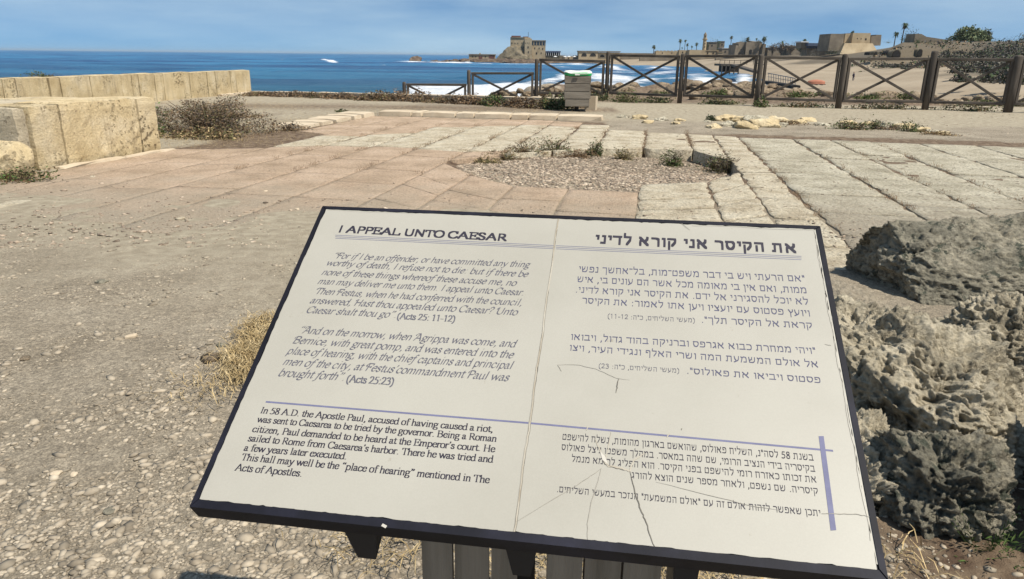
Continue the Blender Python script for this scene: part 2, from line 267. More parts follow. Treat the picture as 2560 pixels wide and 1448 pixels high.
# ================================================================== GROUND
PIT = [(-2.77, 10.45), (-2.6, 9.9), (-2.25, 9.25), (-1.98, 8.62), (-.9, 8.57), (-.07, 8.53), (-.03, 9.16), (.42, 9.43), (.87, 9.63), (1.22, 10.5), (1.25, 11.5), (1.0, 12.15), (.66, 12.86), (-.22, 12.92), (-.82, 12.64), (-1.44, 12.13), (-2.02, 11.61), (-2.61, 11.3)]
def inpoly(px, py, poly):
    px = np.asarray(px); c = np.zeros(px.shape, bool); n = len(poly)
    for i in range(n):
        x0, y0 = poly[i]; x1, y1 = poly[i - 1]
        if y0 == y1: continue
        c ^= ((y0 > py) != (y1 > py)) & (px < (x1 - x0) * (py - y0) / (y1 - y0) + x0)
    return c
def sstep(x, a, b): t = np.clip((x - a) / (b - a), 0, 1); return t * t * (3 - 2 * t)
def ground_z(X, Y):
    X = np.asarray(X, float); Y = np.asarray(Y, float)
    p = X * E2[0] + Y * E2[1]; q = X * E1[0] + Y * E1[1]
    q3 = np.stack([X, Y, np.zeros_like(X)], -1)
    z = fbm(q3 * .7, 3, 3) * .018 + fbm(q3 * 4, 2, 9) * .006
    qn = q + fbm(q3 * 1.3, 3, 15) * .45; pn = p + fbm(q3 * 1.1, 3, 16) * .3
    pav = sstep(pn, -8.4, -7.4) * (1 - sstep(q, 17.4, 18.3)) * sstep(qn, 5.5, 7.6)
    pavr = sstep(p, -1.0, -.4) * (1 - sstep(q, 15.2, 16.0)) * sstep(q, 5.0, 6.0) * (1 - sstep(p, 10.5, 11.5))
    low = np.maximum(pav * (p < -.8), np.where(p > -1.0, np.maximum(pavr, pav * (p < 1.6) * (q < 16.6)), 0))
    z = z * (1 - .8 * low) - .013 * low + .010 * (1 - low)
    pit = inpoly(p, q, PIT)
    for dx_, dy_ in ((.16, -.04), (-.16, -.04), (0, -.2), (.12, -.14), (-.12, -.14)):
        pit = pit | (inpoly(p + dx_, q + dy_, PIT) & (q > 9.2))
    z = np.where(pit, -.02 - (.06 + .10 * sstep(p, -1.3, .2)) * sstep(q, 8.6, 11.4) + fbm(q3 * 3, 2, 5) * .015, z)
    # right-hand hollow at the foot of the boulders
    # land's edge
    edge = np.interp(X, [-60, -16, -14.5, -10.5, -9.5, 1.5, 3.2, 6, 12, 25, 60], [12, 18, 21, 30.5, 30.0, 24.2, 27.6, 27.2, 26.0, 25, 25])
    wide = np.interp(X, [-60, -9.5, 1.0, 4, 9, 60], [5, 5, 6, 26, 30, 32])
    t = (Y - edge)
    drop1 = sstep(t, 0, 3.5)                              # steep left bank
    zl = z - 3.9 * sstep(t, -.3, 5)
    zr = z - (.15 + .3 * sstep(X, 13, 20)) * sstep(t, -.2, 5) - (.15 + .4 * sstep(X, 13, 20)) * np.clip(t - 5, 0, 20) / 20 - 3.5 * sstep(t, 20, 30)
    m = sstep(X, -1.4, 1.0)
    z = zl * (1 - m) + zr * m
    z = np.where(t > 0, z + fbm(q3 * .5, 4, 21) * .25 * sstep(t, 0, 2), z)
    return z
def grid_sheet(name, xs, ys, zf, mat, smooth=True):
    X, Y = np.meshgrid(xs, ys); Z = zf(X, Y); n, m_ = X.shape
    V = np.stack([X, Y, Z], -1).reshape(-1, 3)
    i = np.arange(n * m_).reshape(n, m_); Fq = np.stack([i[:-1, :-1], i[:-1, 1:], i[1:, 1:], i[1:, :-1]], -1).reshape(-1, 4)
    o = link(name, npmesh(V, Fq, 4), mat, smooth=smooth); o['kind'] = 'structure'; return o
# ground material: gravel / sandy path / soil in the joints, by place
def ground_mat():
    m = M['gravel'].copy(); m.name = 'ground'
    return m
xs = np.concatenate([np.arange(-60, -14, 1.5), np.arange(-14, 17, .14), np.arange(17, 70, 1.2)])
ys = np.concatenate([np.arange(-8, 1, .8), np.arange(1, 14, .10), np.arange(14, 31, .17), np.arange(31, 62, .5)])
gr = grid_sheet('ground', xs, ys, ground_z, None)
gm = gr.data
co = np.empty(len(gm.vertices) * 3, np.float32); gm.vertices.foreach_get('co', co); co = co.reshape(-1, 3)
pp = co[:, 0] * E2[0] + co[:, 1] * E2[1]; qq = co[:, 0] * E1[0] + co[:, 1] * E1[1]
nz = fbm(co * 1.1, 4, 31)
soil = sstep(pp + nz * .3, -7.9, -7.5) * sstep(qq + nz * .5, 7.3, 8.8) * (1 - sstep(qq, 17.6, 18.2)) * (1 - sstep(pp, 10.8, 11.4))
soil = np.where((pp > -1) & (qq > 15.8), 0, soil)
pitm = inpoly(pp, qq, PIT); soil = np.where(pitm, .35, soil)
soil = np.maximum(soil, .75 * np.exp(-((co[:, 1] - 21.9) / 1.1) ** 2) * (co[:, 0] > -9) * (co[:, 0] < 3))
soil = np.maximum(soil, .9 * sstep(co[:, 1], 24.8, 26.5) * (co[:, 0] > 2.5))
soil = np.maximum(soil, sstep(co[:, 0], 1.0, 1.3) * (1 - sstep(co[:, 1], 3.2, 4.0)))  # dark soil by the boulders; corner shade is put into this colour too
soil = np.maximum(soil, .3 * sstep(nz, -.1, .5) * (co[:, 0] < -4.5) * (co[:, 1] > 11) * (co[:, 1] < 24))
path = sstep(co[:, 1] + nz, 16.5, 18.5) * (co[:, 0] > 1.5) * (co[:, 1] < 27)
path = np.maximum(path, sstep(co[:, 1], 5.2, 7.5) * (pp < -7.2) * .8)
path = np.maximum(path, sstep(qq + nz * .8, 3.4, 6.4) * (qq < 10) * (co[:, 0] < 1.2) * .85)
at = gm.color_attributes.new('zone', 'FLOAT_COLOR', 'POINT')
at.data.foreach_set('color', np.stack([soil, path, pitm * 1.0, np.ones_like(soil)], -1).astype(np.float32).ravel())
def zone_mix(base, c1, c2):
    m = M[base]; t = m.node_tree; b = t.nodes['Principled BSDF']; src = b.inputs['Base Color'].links[0].from_socket
    a = N(t, 'ShaderNodeVertexColor', layer_name='zone'); s = N(t, 'ShaderNodeSeparateColor'); t.links.new(a.outputs[0], s.inputs[0])
    geo = N(t, 'ShaderNodeNewGeometry'); nn = N(t, 'ShaderNodeTexNoise'); nn.inputs['Scale'].default_value = 9; nn.inputs['Detail'].default_value = 8; t.links.new(geo.outputs['Position'], nn.inputs['Vector'])
    prev = src
    for ch, (ca, cb) in ((1, c2), (0, c1)):
        r = N(t, 'ShaderNodeValToRGB'); r.color_ramp.elements[0].position = .35; r.color_ramp.elements[1].position = .68
        r.color_ramp.elements[0].color = (*ca, 1); r.color_ramp.elements[1].color = (*cb, 1); t.links.new(nn.outputs[0], r.inputs[0])
        mm = N(t, 'ShaderNodeMix', data_type='RGBA'); t.links.new(s.outputs[ch], mm.inputs[0]); t.links.new(prev, mm.inputs[6]); t.links.new(r.outputs[0], mm.inputs[7]); prev = mm.outputs[2]
    t.links.new(prev, b.inputs['Base Color'])
def dusty(base, q0, q1):           # gravel dust trodden over the slabs near the edge of the paving
    m = M[base]; t = m.node_tree; b = t.nodes['Principled BSDF']; src = b.inputs['Base Color'].links[0].from_socket
    geo = N(t, 'ShaderNodeNewGeometry'); dt = N(t, 'ShaderNodeVectorMath', operation='DOT_PRODUCT'); dt.inputs[1].default_value = (E1[0], E1[1], 0); t.links.new(geo.outputs['Position'], dt.inputs[0])
    nn = N(t, 'ShaderNodeTexNoise'); nn.inputs['Scale'].default_value = 1.7; nn.inputs['Detail'].default_value = 9; nn.inputs['Roughness'].default_value = .65; t.links.new(geo.outputs['Position'], nn.inputs['Vector'])
    ad = N(t, 'ShaderNodeMath', operation='MULTIPLY_ADD'); ad.inputs[1].default_value = 5.0; t.links.new(nn.outputs[0], ad.inputs[0]); t.links.new(dt.outputs['Value'], ad.inputs[2])
    r = N(t, 'ShaderNodeMapRange'); r.inputs['From Min'].default_value = q0 + 2.5; r.inputs['From Max'].default_value = q1 + 2.5; r.inputs['To Min'].default_value = .9; r.inputs['To Max'].default_value = 0; t.links.new(ad.outputs[0], r.inputs[0])
    c2 = N(t, 'ShaderNodeTexNoise'); c2.inputs['Scale'].default_value = 34; c2.inputs['Detail'].default_value = 6; c2.inputs['Roughness'].default_value = .75; t.links.new(geo.outputs['Position'], c2.inputs['Vector'])
    rp = N(t, 'ShaderNodeValToRGB'); rp.color_ramp.elements[0].position = .3; rp.color_ramp.elements[1].position = .7; rp.color_ramp.elements[0].color = (.22, .18, .125, 1); rp.color_ramp.elements[1].color = (.46, .39, .29, 1); t.links.new(c2.outputs[0], rp.inputs[0])
    mm = N(t, 'ShaderNodeMix', data_type='RGBA'); t.links.new(r.outputs[0], mm.inputs[0]); t.links.new(src, mm.inputs[6]); t.links.new(rp.outputs[0], mm.inputs[7]); t.links.new(mm.outputs[2], b.inputs['Base Color'])
dusty('pink', 5.8, 8.6); dusty('white2', 7.0, 9.4)
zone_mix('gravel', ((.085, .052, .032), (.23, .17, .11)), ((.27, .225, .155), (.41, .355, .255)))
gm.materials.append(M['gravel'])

# ================================================================== PAVEMENT (each slab a part)
def slab(name, quad, mat, parent, rough=.01, lift=0.0, thick=.3, bev=.02, seed=0, bump=.006):
    # quad: four (p,q) corners anticlockwise; irregular rim, bevel ring, bumpy top
    r = np.random.default_rng(seed); per = []
    q4 = [np.array(c, float) for c in quad]; cen = sum(q4) / 4
    for i in range(4):
        a, b = q4[i], q4[(i + 1) % 4]; L = np.linalg.norm(b - a); n = max(3, int(L / .16)); d = (b - a) / max(L, 1e-6); nn = np.array([d[1], -d[0]])
        for k in range(n):
            t = k / n; o = 0 if k == 0 else r.normal(0, rough)
            pt = a + (b - a) * t - nn * 0
            inward = (cen - pt); inward /= np.linalg.norm(inward) + 1e-6
            cr_ = rough * 1.2 if k == 0 else 0
            per.append(pt + nn * np.clip(o, -2 * rough, .6 * rough) + inward * (cr_ + rough * .3))
    per = np.array(per); n = len(per)
    rings = [(0, -thick), (0, -bev * .8), (.6 * bev, -.1 * bev), (None, .82), (None, .5), (None, .2)]
    V = []; tilt = r.normal(0, .0016, 2)
    for a, b in rings:
        for pt in per:
            d = cen - pt; L = np.linalg.norm(d); d = d / (L + 1e-6)
            if a is not None: P_ = pt + d * a; z = b
            else: P_ = cen + (pt - cen) * b; z = 0
            if z > -.1:
                z = z + float(tilt @ (P_ - cen)) + lift
                if a is None: z += bump * float(vnoise(np.array([[P_[0] * 5 + seed, P_[1] * 5, 0]]))[0])
            V.append(pq(P_[0], P_[1], z))
    V.append(pq(cen[0], cen[1], lift))
    f = []
    for k in range(len(rings) - 1):
        for i in range(n): f.append((k * n + i, k * n + (i + 1) % n, (k + 1) * n + (i + 1) % n, (k + 1) * n + i))
    L = (len(rings) - 1) * n
    for i in range(n): f.append((L + i, L + (i + 1) % n, len(V) - 1))
    o = link(name, raw(V, f), mat, parent)
    me = o.data; me.polygons.foreach_set('use_smooth', [True] * len(me.polygons)); return o
pave = empty('pavement', (0, 0, 0)); pave['kind'] = 'structure'
cols_p = [-7.62, -6.95, -6.21, -5.42, -4.62, -3.80, -2.92, -2.28, -1.57, -.90, -.08, .75, 1.72, 2.74, 3.44, 4.14, 5.0, 5.95, 6.9, 7.9, 8.9, 9.9]
shear = 0
nslab = 0
def put(quad, white, sd_):
    global nslab
    g = .008 if white else .006
    (a, b, c, d) = quad
    a = (a[0] + g, a[1] + g); b = (b[0] - g, b[1] + g); c = (c[0] - g, c[1] - g); d = (d[0] + g, d[1] - g)
    px_ = (a[0] + c[0]) / 2
    mat = ('white2' if px_ > 2.2 else 'white') if white else 'pink'
    slab('paving_slab', [a, b, c, d], mat, pave, rough=.022 if white else .004, lift=np.random.default_rng(sd_).uniform(-.006, .006) if white else np.random.default_rng(sd_).uniform(-.0015, .0015), bev=.009 if white else .003, seed=sd_, bump=.012 if white else .003)
    nslab += 1
def column(p0, p1, segs, sd_):
    # segs: (q at p0 lo, q at p1 lo, q at p0 hi, q at p1 hi, white?, mean length)
    r = np.random.default_rng(sd_); k = 0
    for (a0, a1, b0, b1, wh, L) in segs:
        n = max(1, round(((b0 - a0) + (b1 - a1)) / 2 / L)); ts = [0] + sorted([(i + r.uniform(-.28, .28)) / n for i in range(1, n)]) + [1]
        for i in range(n):
            t0, t1 = ts[i], ts[i + 1]
            put([(p0, a0 + (b0 - a0) * t0), (p1, a1 + (b1 - a1) * t0), (p1, a1 + (b1 - a1) * t1), (p0, a0 + (b0 - a0) * t1)], wh, sd_ * 31 + k); k += 1
K = 18.05   # kerb front
cp = cols_p
column(cp[0], cp[1], [(6.2, 6.2, 10.7, 10.9, 0, 1.5)], 1)
column(cp[1], cp[2], [(5.9, 5.85, 6.55, 6.6, 1, .7), (6.55, 6.6, 10.95, 11.2, 0, 1.6), (13.9, 13.6, K, K, 0, 1.5)], 2)
column(cp[2], cp[3], [(5.95, 5.95, 11.4, 11.8, 0, 1.7), (11.4, 11.8, 13.3, 13.4, 1, .95), (13.3, 13.4, K, K, 0, 1.6)], 3)
column(cp[3], cp[4], [(5.75, 5.75, 11.8, 11.85, 0, 1.5), (11.8, 11.85, 13.7, 14.3, 1, 1.2), (13.7, 14.3, K, K, 0, 1.4)], 4)
column(cp[4], cp[5], [(5.5, 5.5, 11.95, 11.9, 0, 1.45), (11.95, 11.9, 15.6, 15.8, 1, 1.9), (15.6, 15.8, K, K, 0, 1.1)], 5)
column(cp[5], cp[6], [(5.3, 5.3, 11.8, 11.6, 0, 1.1), (11.8, 11.6, 16.0, 16.5, 1, 2.2), (16.0, 16.5, K, K, 0, 1.0)], 6)
column(cp[6], cp[7], [(5.2, 5.2, 10.3, 9.35, 0, 1.0), (10.6, 11.45, 11.6, 12.0, 0, .8), (11.6, 12.0, 16.7, 16.8, 1, 2.5), (16.7, 16.8, K, K, 0, 1.1)], 7)
column(cp[7], cp[8], [(5.2, 5.2, 9.3, 8.62, 0, .85), (11.45, 12.08, 16.7, 16.5, 1, 2.4), (16.7, 16.5, K + .05, K + .1, 0, 1.2)], 8)
column(cp[8], cp[9], [(5.2, 5.2, 8.62, 8.6, 0, .8), (12.08, 12.6, 15.2, 15.3, 1, 1.6), (15.2, 15.3, 17.2, 17.2, 1, 1.2)], 9)
column(cp[9], cp[10], [(5.2, 5.2, 8.58, 8.55, 0, 1.0), (12.62, 12.92, 16.1, 16.0, 1, 1.3)], 10)
column(cp[10], cp[11], [(5.0, 5.0, 9.1, 9.55, 1, .8), (12.92, 12.85, 15.8, 15.7, 1, 1.0)], 11)
column(cp[11], 1.25, [(5.0, 5.0, 9.55, 10.5, 1, .9), (12.8, 11.6, 12.9, 12.9, 1, .9), (12.9, 12.9, 15.7, 15.6, 1, 1.5)], 12)
column(1.25, cp[12], [(5.0, 5.0, 10.5, 10.6, 1, 1.1), (10.5, 10.6, 15.5, 15.4, 1, 1.6)], 13)
for i in range(12, len(cp) - 1):
    lo = [5.6, 5.8, 6.4, 6.9, 7.0, 7.2, 7.6, 8.2, 9.0][i - 12]; hi = 15.3 - .05 * (i - 12)
    column(cp[i], cp[i + 1], [(lo, lo, hi, hi - .05, 1, [1.2, 2.1, 1.9, 2.2, 1.8, 1.9, 2.3, 2.0, 2.2][i - 12])], 14 + i)

# kerb: leg along the back and short leg down the left
kerb = empty('kerb', (0, 0, 0)); tag(kerb, 'low pale stone kerb along the back and left edge of the pinkish paving', 'kerb')
def stone_box(name, p0, q0, p1, q1, z0, z1, mat, parent, seed, jit=.008, seg=.22, nz_=.008, sh=0):
    r = np.random.default_rng(seed); nx = max(2, int((p1 - p0) / seg)); ny = max(2, int((q1 - q0) / seg)); nzv = max(2, int((z1 - z0) / seg))
    V = []; Fc = []; idx = {}
    def vid(i, j, k):
        if (i, j, k) in idx: return idx[(i, j, k)]
        p = p0 + (p1 - p0) * i / nx; q = q0 + (q1 - q0) * j / ny; z = z0 + (z1 - z0) * k / nzv
        p += sh * (q - 8.3); e = [i in (0, nx), j in (0, ny), k in (0, nzv)]; c = sum(e)
        if c >= 2:
            s = .012 if c == 2 else .02
            if e[0]: p += s if i == 0 else -s
            if e[1]: q += s if j == 0 else -s
            if e[2] and k: z -= s
        o = r.normal(0, nz_, 3) if nz_ else (0, 0, 0)
        idx[(i, j, k)] = len(V); V.append(pq(p + o[0], q + o[1], z + (o[2] if k else 0))); return idx[(i, j, k)]
    for j in range(ny):
        for i in range(nx):
            Fc.append((vid(i, j, nzv), vid(i + 1, j, nzv), vid(i + 1, j + 1, nzv), vid(i, j + 1, nzv)))
    for k in range(nzv):
        for i in range(nx):
            Fc.append((vid(i, 0, k), vid(i + 1, 0, k), vid(i + 1, 0, k + 1), vid(i, 0, k + 1))); Fc.append((vid(i + 1, ny, k), vid(i, ny, k), vid(i, ny, k + 1), vid(i + 1, ny, k + 1)))
        for j in range(ny):
            Fc.append((vid(0, j + 1, k), vid(0, j, k), vid(0, j, k + 1), vid(0, j + 1, k + 1))); Fc.append((vid(nx, j, k), vid(nx, j + 1, k), vid(nx, j + 1, k + 1), vid(nx, j, k + 1)))
    return link(name, raw(V, Fc), mat, parent)
kp = [-6.83, -5.95, -5.66, -4.8, -4.32, -3.4, -2.95, -2.25, -1.15]
for i in range(len(kp) - 1):
    stone_box('kerb_stone', kp[i] + .008, K + .02, kp[i + 1] - .008, K + .78, -.1, .125, 'kerb', kerb, 300 + i, nz_=.004)
kq = [14.5, 15.3, 15.9, 16.8, 17.3, K + .0]
for i in range(len(kq) - 1):
    t = (kq[i] + kq[i + 1]) / 2; po = -6.85 - .30 * (18 - t) / 3.5
    stone_box('kerb_stone', po - .75, kq[i] + .008, po, kq[i + 1] - .008, -.1, .06 + .06 * (t - 14.5) / 3.5, 'kerb', kerb, 330 + i, nz_=.004)

# ---- wall in the left foreground (blocks in a row, two wide faces)
w1 = empty('sandstone_wall', pq(-7.9, 9.5)); 
tag(w1, 'thick low sandstone wall in the left foreground with a grey end', 'wall')
w1.location = (0, 0, 0)
wq = [8.32, 8.78, 10.17, 10.56]
for i in range(3): stone_box('stone_block', -8.62, wq[i] + .004, -7.86, wq[i + 1] - .004, -.02, .80 + (.015, .03, .03)[i], ('wall', 'wall', 'wallpit')[i], w1, 350 + i, nz_=.004, seg=.1, sh=.10)
stone_box('stone_block', -9.9, 8.30, -8.63, 9.5, -.02, .81, 'wallgrey', w1, 360, nz_=.004, seg=.12, sh=.1)
stone_box('stone_block', -9.9, 9.51, -8.63, 10.5, -.02, .80, 'wall', w1, 361, nz_=.004, seg=.12, sh=.1)
stone_box('end_block', -8.62, 8.14, -7.9, 8.315, -.02, .80, 'wallgrey', w1, 362, nz_=.004, seg=.1, sh=.1)['label'] = 'grey end face'
stone_box('footing_stone', -7.84, 8.5, -7.66, 9.6, -.05, .035, 'kerb', w1, 363, nz_=.006, sh=.1)
stone_box('footing_stone', -7.84, 9.62, -7.70, 10.7, -.05, .03, 'kerb', w1, 364, nz_=.006, sh=.1)
# ---- long wall behind
A = G(0, 197, .86)[:2]; B = np.array([-10.2, 29.5])
w2 = empty('sandstone_wall', (0, 0, 0)); tag(w2, 'long sandstone parapet wall of upright slabs in front of the sea, behind the dry bush', 'wall')
dv = (B - A); LW = np.linalg.norm(dv); dv /= LW; nv = np.array([-dv[1], dv[0]])
A0 = A - dv * 9
pxs = [-1400, -700, -260, 6, 40, 122, 150, 226, 304, 331, 348, 387, 409, 460, 476, 519, 540, 577, 592, 628]
jp = []
for px in pxs:
    r = ray(px, 205); # intersect vertical ray plane with the wall line
    if px < 0: s = (px / 260.0) * 2.2 + 0.0; jp.append(s); continue
    dd = np.array([r[0], r[1]]); Mx = np.array([[dv[0], -dd[0]], [dv[1], -dd[1]]]); s, _ = np.linalg.solve(Mx, -A); jp.append(s)
def wbox(name, s0, s1, z0, z1, mat, parent, seed, th=.55, off=0):
    r = np.random.default_rng(seed); mb = MB(); n = max(2, int((s1 - s0) / .4)); V = []
    ss = np.linspace(s0, s1, n + 1); zz = np.linspace(z0, z1, 4); idx = {}
    ring = [(0, z) for z in zz] + [(th * .5, z1)] + [(th, z) for z in zz[::-1]]
    for i, s in enumerate(ss):
        for j, (t, z) in enumerate(ring):
            o = r.normal(0, .007, 2); e = i in (0, n)
            zz_ = z - (.015 if (j in (3, 5)) else 0)
            ps = s + (.012 if i == 0 else -.012 if i == n else 0)
            P_ = A + dv * ps + nv * (t + off + o[0] + (.01 if e and t == 0 else 0)); V.append((P_[0], P_[1], zz_ + o[1] * .6))
    m_ = len(ring); f = [(i * m_ + j, i * m_ + j + 1, (i + 1) * m_ + j + 1, (i + 1) * m_ + j) for i in range(n) for j in range(m_ - 1)]
    f += [tuple(range(m_ - 1, -1, -1)), tuple(range(n * m_, n * m_ + m_))]
    return link(name, raw(V, f), mat, parent)
for i in range(len(jp) - 1):
    mt = 'wallpit' if pxs[i] == 409 else 'wall'
    o = wbox('stone_block', jp[i] + .006, jp[i + 1] - .006, -.25, .86 + (.01 * math.sin(i * 2.1)), mt, w2, 400 + i, off=.012 * math.sin(i * 5))
wbox('footing_stone', jp[16], jp[-1] + .05, -.3, .07, 'kerb', w2, 440, th=.2, off=-.2)
# ---- low retaining wall in front of the fence
rw = empty('low_retaining_wall', (0, 0, 0)); tag(rw, 'long low stone retaining wall behind the dry shrubs, ending beside the wooden bin', 'wall')
L0 = np.array([-10.0, 28.6]); L1 = np.array([2.32, 22.25]); n = 13
for i in range(n):
    a = L0 + (L1 - L0) * i / n; b = L0 + (L1 - L0) * (i + 1) / n; d = (b - a) / np.linalg.norm(b - a); nn = np.array([-d[1], d[0]])
    t = (i + .5) / n; zt = .09 + .21 * t ** .8; a = a + d * .01; b = b - d * .01
    v = [(*a, -.6), (*b, -.6), (*(b + nn * .42), -.6), (*(a + nn * .42), -.6)]; v += [(x + random.uniform(-.008, .008), y + random.uniform(-.008, .008), zt + random.uniform(-.006, .006)) for x, y, _ in v]
    f = [(4, 5, 6, 7), (0, 1, 5, 4), (1, 2, 6, 5), (2, 3, 7, 6), (3, 0, 4, 7)]
    link('coping_stone', raw(v, f), 'kerb', rw)
rw_end = MB().box((0, 0, -.05), (.3, .35, .40), .01)
o = rw_end.build('end_stone', 'kerb', rw); o.location = (2.05, 21.75, 0); o.rotation_euler.z = -.3

# ================================================================== SEA
ZS = -3.5
def sea_sheet():
    rows = [46.0]
    while rows[-1] < 60000: rows.append(rows[-1] * (1.009 if rows[-1] < 1500 else 1.05))
    rows = np.array(rows); tn = np.linspace(-1.15, .75, 760)
    Yg, Tg = np.meshgrid(rows, tn, indexing='ij'); Xg = Yg * Tg
    P3 = np.stack([Xg, Yg, np.zeros_like(Xg)], -1)
    # swell: crests roughly parallel to the shore, plus chop
    w1_ = fbm(P3 * np.array([.018, .07, 1]), 3, 51); w2_ = fbm(P3 * .22 * np.array([.6, 1.3, 1]), 3, 55)
    amp = np.clip(1 - Yg / 2500, .0, 1)
    Z = ZS + (w1_ * .55 + w2_ * .14) * amp
    # photo-pixel coordinates of every vertex, only used to place the breakers where the surf stands
    v = P3 - CAM; v[..., 2] = ZS - CAM[2]
    a = v @ cx_; b = v @ cy_; c = -(v @ cz_); px = CX + F * a / c; py = CY - F * b / c
    f = np.zeros_like(px)
    def blob(x, y, rx, ry, s=1.0, sl=0.0):
        nonlocal f
        d = ((px - x) / rx) ** 2 + ((py - y - sl * (px - x)) / ry) ** 2; f = np.maximum(f, s * np.exp(-d * .9))
    f = np.maximum(f, 1.1 * sstep(py + 4 * fbm(P3 * .12, 3, 61), 217, 228) * sstep(px, 985, 1040) * (1 - sstep(px, 1560, 1700)))
    blob(1340, 214, 70, 7, .9, -.18); blob(1400, 198, 60, 9, 1.0, -.25); blob(1530, 196, 75, 9, 1.15, .05); blob(1500, 212, 80, 10, 1.0); blob(1570, 208, 50, 9, .9)
    blob(1530, 171, 36, 4, 1.0, .12); blob(1450, 163, 40, 2.6, .95, .06); blob(1400, 169, 30, 2, .6); blob(1560, 180, 40, 3, .6)
    blob(1650, 172, 40, 3.4, .8, .05); blob(1660, 184, 46, 5, .9, -.1); blob(1690, 198, 50, 5, .8); blob(1625, 200, 40, 5, .8); blob(1760, 205, 60, 7, .95); blob(1830, 214, 55, 9, 1.0); blob(1740, 190, 40, 4, .7); blob(1620, 164, 28, 2, .7)
    blob(1860, 200, 22, 12, 1.1); blob(1780, 222, 70, 6, .7)
    blob(1030, 155.5, 44, 1.8, 1.1, .02); blob(1120, 158, 60, 1.7, 1.0, .02); blob(1170, 157, 14, 3, 1.1); blob(1290, 161.5, 60, 1.6, 1.0, .005); blob(1370, 162.5, 50, 1.6, .9); blob(1215, 160, 40, 1.2, .7)
    blob(826, 154, 20, 2.6, 1.25, .18); blob(812, 150, 10, 1.6, 1.0, .1)
    blob(1240, 205, 60, 2, .35); blob(1180, 192, 70, 1.5, .25); blob(705, 150, 10, 1, .5); blob(960, 166, 8, .8, .5); blob(1180, 167, 10, 1, .5)
    Z = Z + .55 * np.clip(f, 0, 1) * amp * (Yg > 60) * (.6 + .4 * w2_)
    V = np.stack([Xg, Yg, Z], -1).reshape(-1, 3); n, m_ = Xg.shape
    i = np.arange(n * m_).reshape(n, m_); Fq = np.stack([i[:-1, :-1], i[:-1, 1:], i[1:, 1:], i[1:, :-1]], -1).reshape(-1, 4)
    me = npmesh(V, Fq, 4); o = link('sea', me, smooth=True); o['kind'] = 'structure'
    depth = np.clip(f, 0, 1.2)
    shoal = np.clip(np.exp(-(Yg - 60) / 110) , 0, 1)
    at = me.color_attributes.new('foam', 'FLOAT_COLOR', 'POINT')
    at.data.foreach_set('color', np.stack([depth, shoal, w1_ * .5 + .5, np.ones_like(f)], -1).astype(np.float32).ravel())
    m = bpy.data.materials.new('sea_water'); m.use_nodes = True; t = m.node_tree; b = t.nodes['Principled BSDF']
    a = N(t, 'ShaderNodeVertexColor', layer_name='foam'); s = N(t, 'ShaderNodeSeparateColor'); t.links.new(a.outputs[0], s.inputs[0])
    geo = N(t, 'ShaderNodeNewGeometry'); mp = N(t, 'ShaderNodeMapping'); mp.inputs['Scale'].default_value = (.35, 1.0, 1); t.links.new(geo.outputs['Position'], mp.inputs[0])
    n1 = N(t, 'ShaderNodeTexNoise'); n1.inputs['Scale'].default_value = .28; n1.inputs['Detail'].default_value = 11; n1.inputs['Roughness'].default_value = .74; t.links.new(mp.outputs[0], n1.inputs['Vector'])
    ad = N(t, 'ShaderNodeMath', operation='MULTIPLY_ADD'); ad.inputs[1].default_value = 2.8; ad.inputs[2].default_value = -1.4; t.links.new(n1.outputs[0], ad.inputs[0])
    su = N(t, 'ShaderNodeMath', operation='ADD'); t.links.new(ad.outputs[0], su.inputs[0]); t.links.new(s.outputs[0], su.inputs[1])
    fm = N(t, 'ShaderNodeMapRange'); fm.inputs['From Min'].default_value = .38; fm.inputs['From Max'].default_value = .98; t.links.new(su.outputs[0], fm.inputs[0])
    # water colour
    n2 = N(t, 'ShaderNodeTexNoise'); n2.inputs['Scale'].default_value = .012; n2.inputs['Detail'].default_value = 10; n2.inputs['Roughness'].default_value = .78; mp2 = N(t, 'ShaderNodeMapping'); mp2.inputs['Scale'].default_value = (.35, 1.6, 1); t.links.new(geo.outputs['Position'], mp2.inputs[0]); t.links.new(mp2.outputs[0], n2.inputs['Vector'])
    deep = N(t, 'ShaderNodeMix', data_type='RGBA'); deep.inputs[6].default_value = (.006, .055, .17, 1); deep.inputs[7].default_value = (.035, .20, .37, 1)
    mr = N(t, 'ShaderNodeMapRange'); mr.inputs['From Min'].default_value = .43; mr.inputs['From Max'].default_value = .58; t.links.new(n2.outputs[0], mr.inputs[0]); t.links.new(mr.outputs[0], deep.inputs[0])
    sh = N(t, 'ShaderNodeMix', data_type='RGBA'); t.links.new(s.outputs[1], sh.inputs[0]); t.links.new(deep.outputs[2], sh.inputs[6]); sh.inputs[7].default_value = (.012, .10, .14, 1)
    fo = N(t, 'ShaderNodeMix', data_type='RGBA'); t.links.new(fm.outputs[0], fo.inputs[0]); t.links.new(sh.outputs[2], fo.inputs[6]); fo.inputs[7].default_value = (.82, .84, .86, 1)
    t.links.new(fo.outputs[2], b.inputs['Base Color'])
    b.inputs['Roughness'].default_value = .32; b.inputs['Specular IOR Level'].default_value = .3
    mr2 = N(t, 'ShaderNodeMapRange'); mr2.inputs['To Min'].default_value = .3; mr2.inputs['To Max'].default_value = .9; t.links.new(fm.outputs[0], mr2.inputs[0]); t.links.new(mr2.outputs[0], b.inputs['Roughness'])
    n3 = N(t, 'ShaderNodeTexNoise'); n3.inputs['Scale'].default_value = .55; n3.inputs['Detail'].default_value = 7; n3.inputs['Roughness'].default_value = .7; t.links.new(mp.outputs[0], n3.inputs['Vector'])
    bp = N(t, 'ShaderNodeBump'); bp.inputs['Strength'].default_value = 1; bp.inputs['Distance'].default_value = 1.8; t.links.new(n3.outputs[0], bp.inputs['Height']); t.links.new(bp.outputs[0], b.inputs['Normal'])
    me.materials.append(m)
sea_sheet()
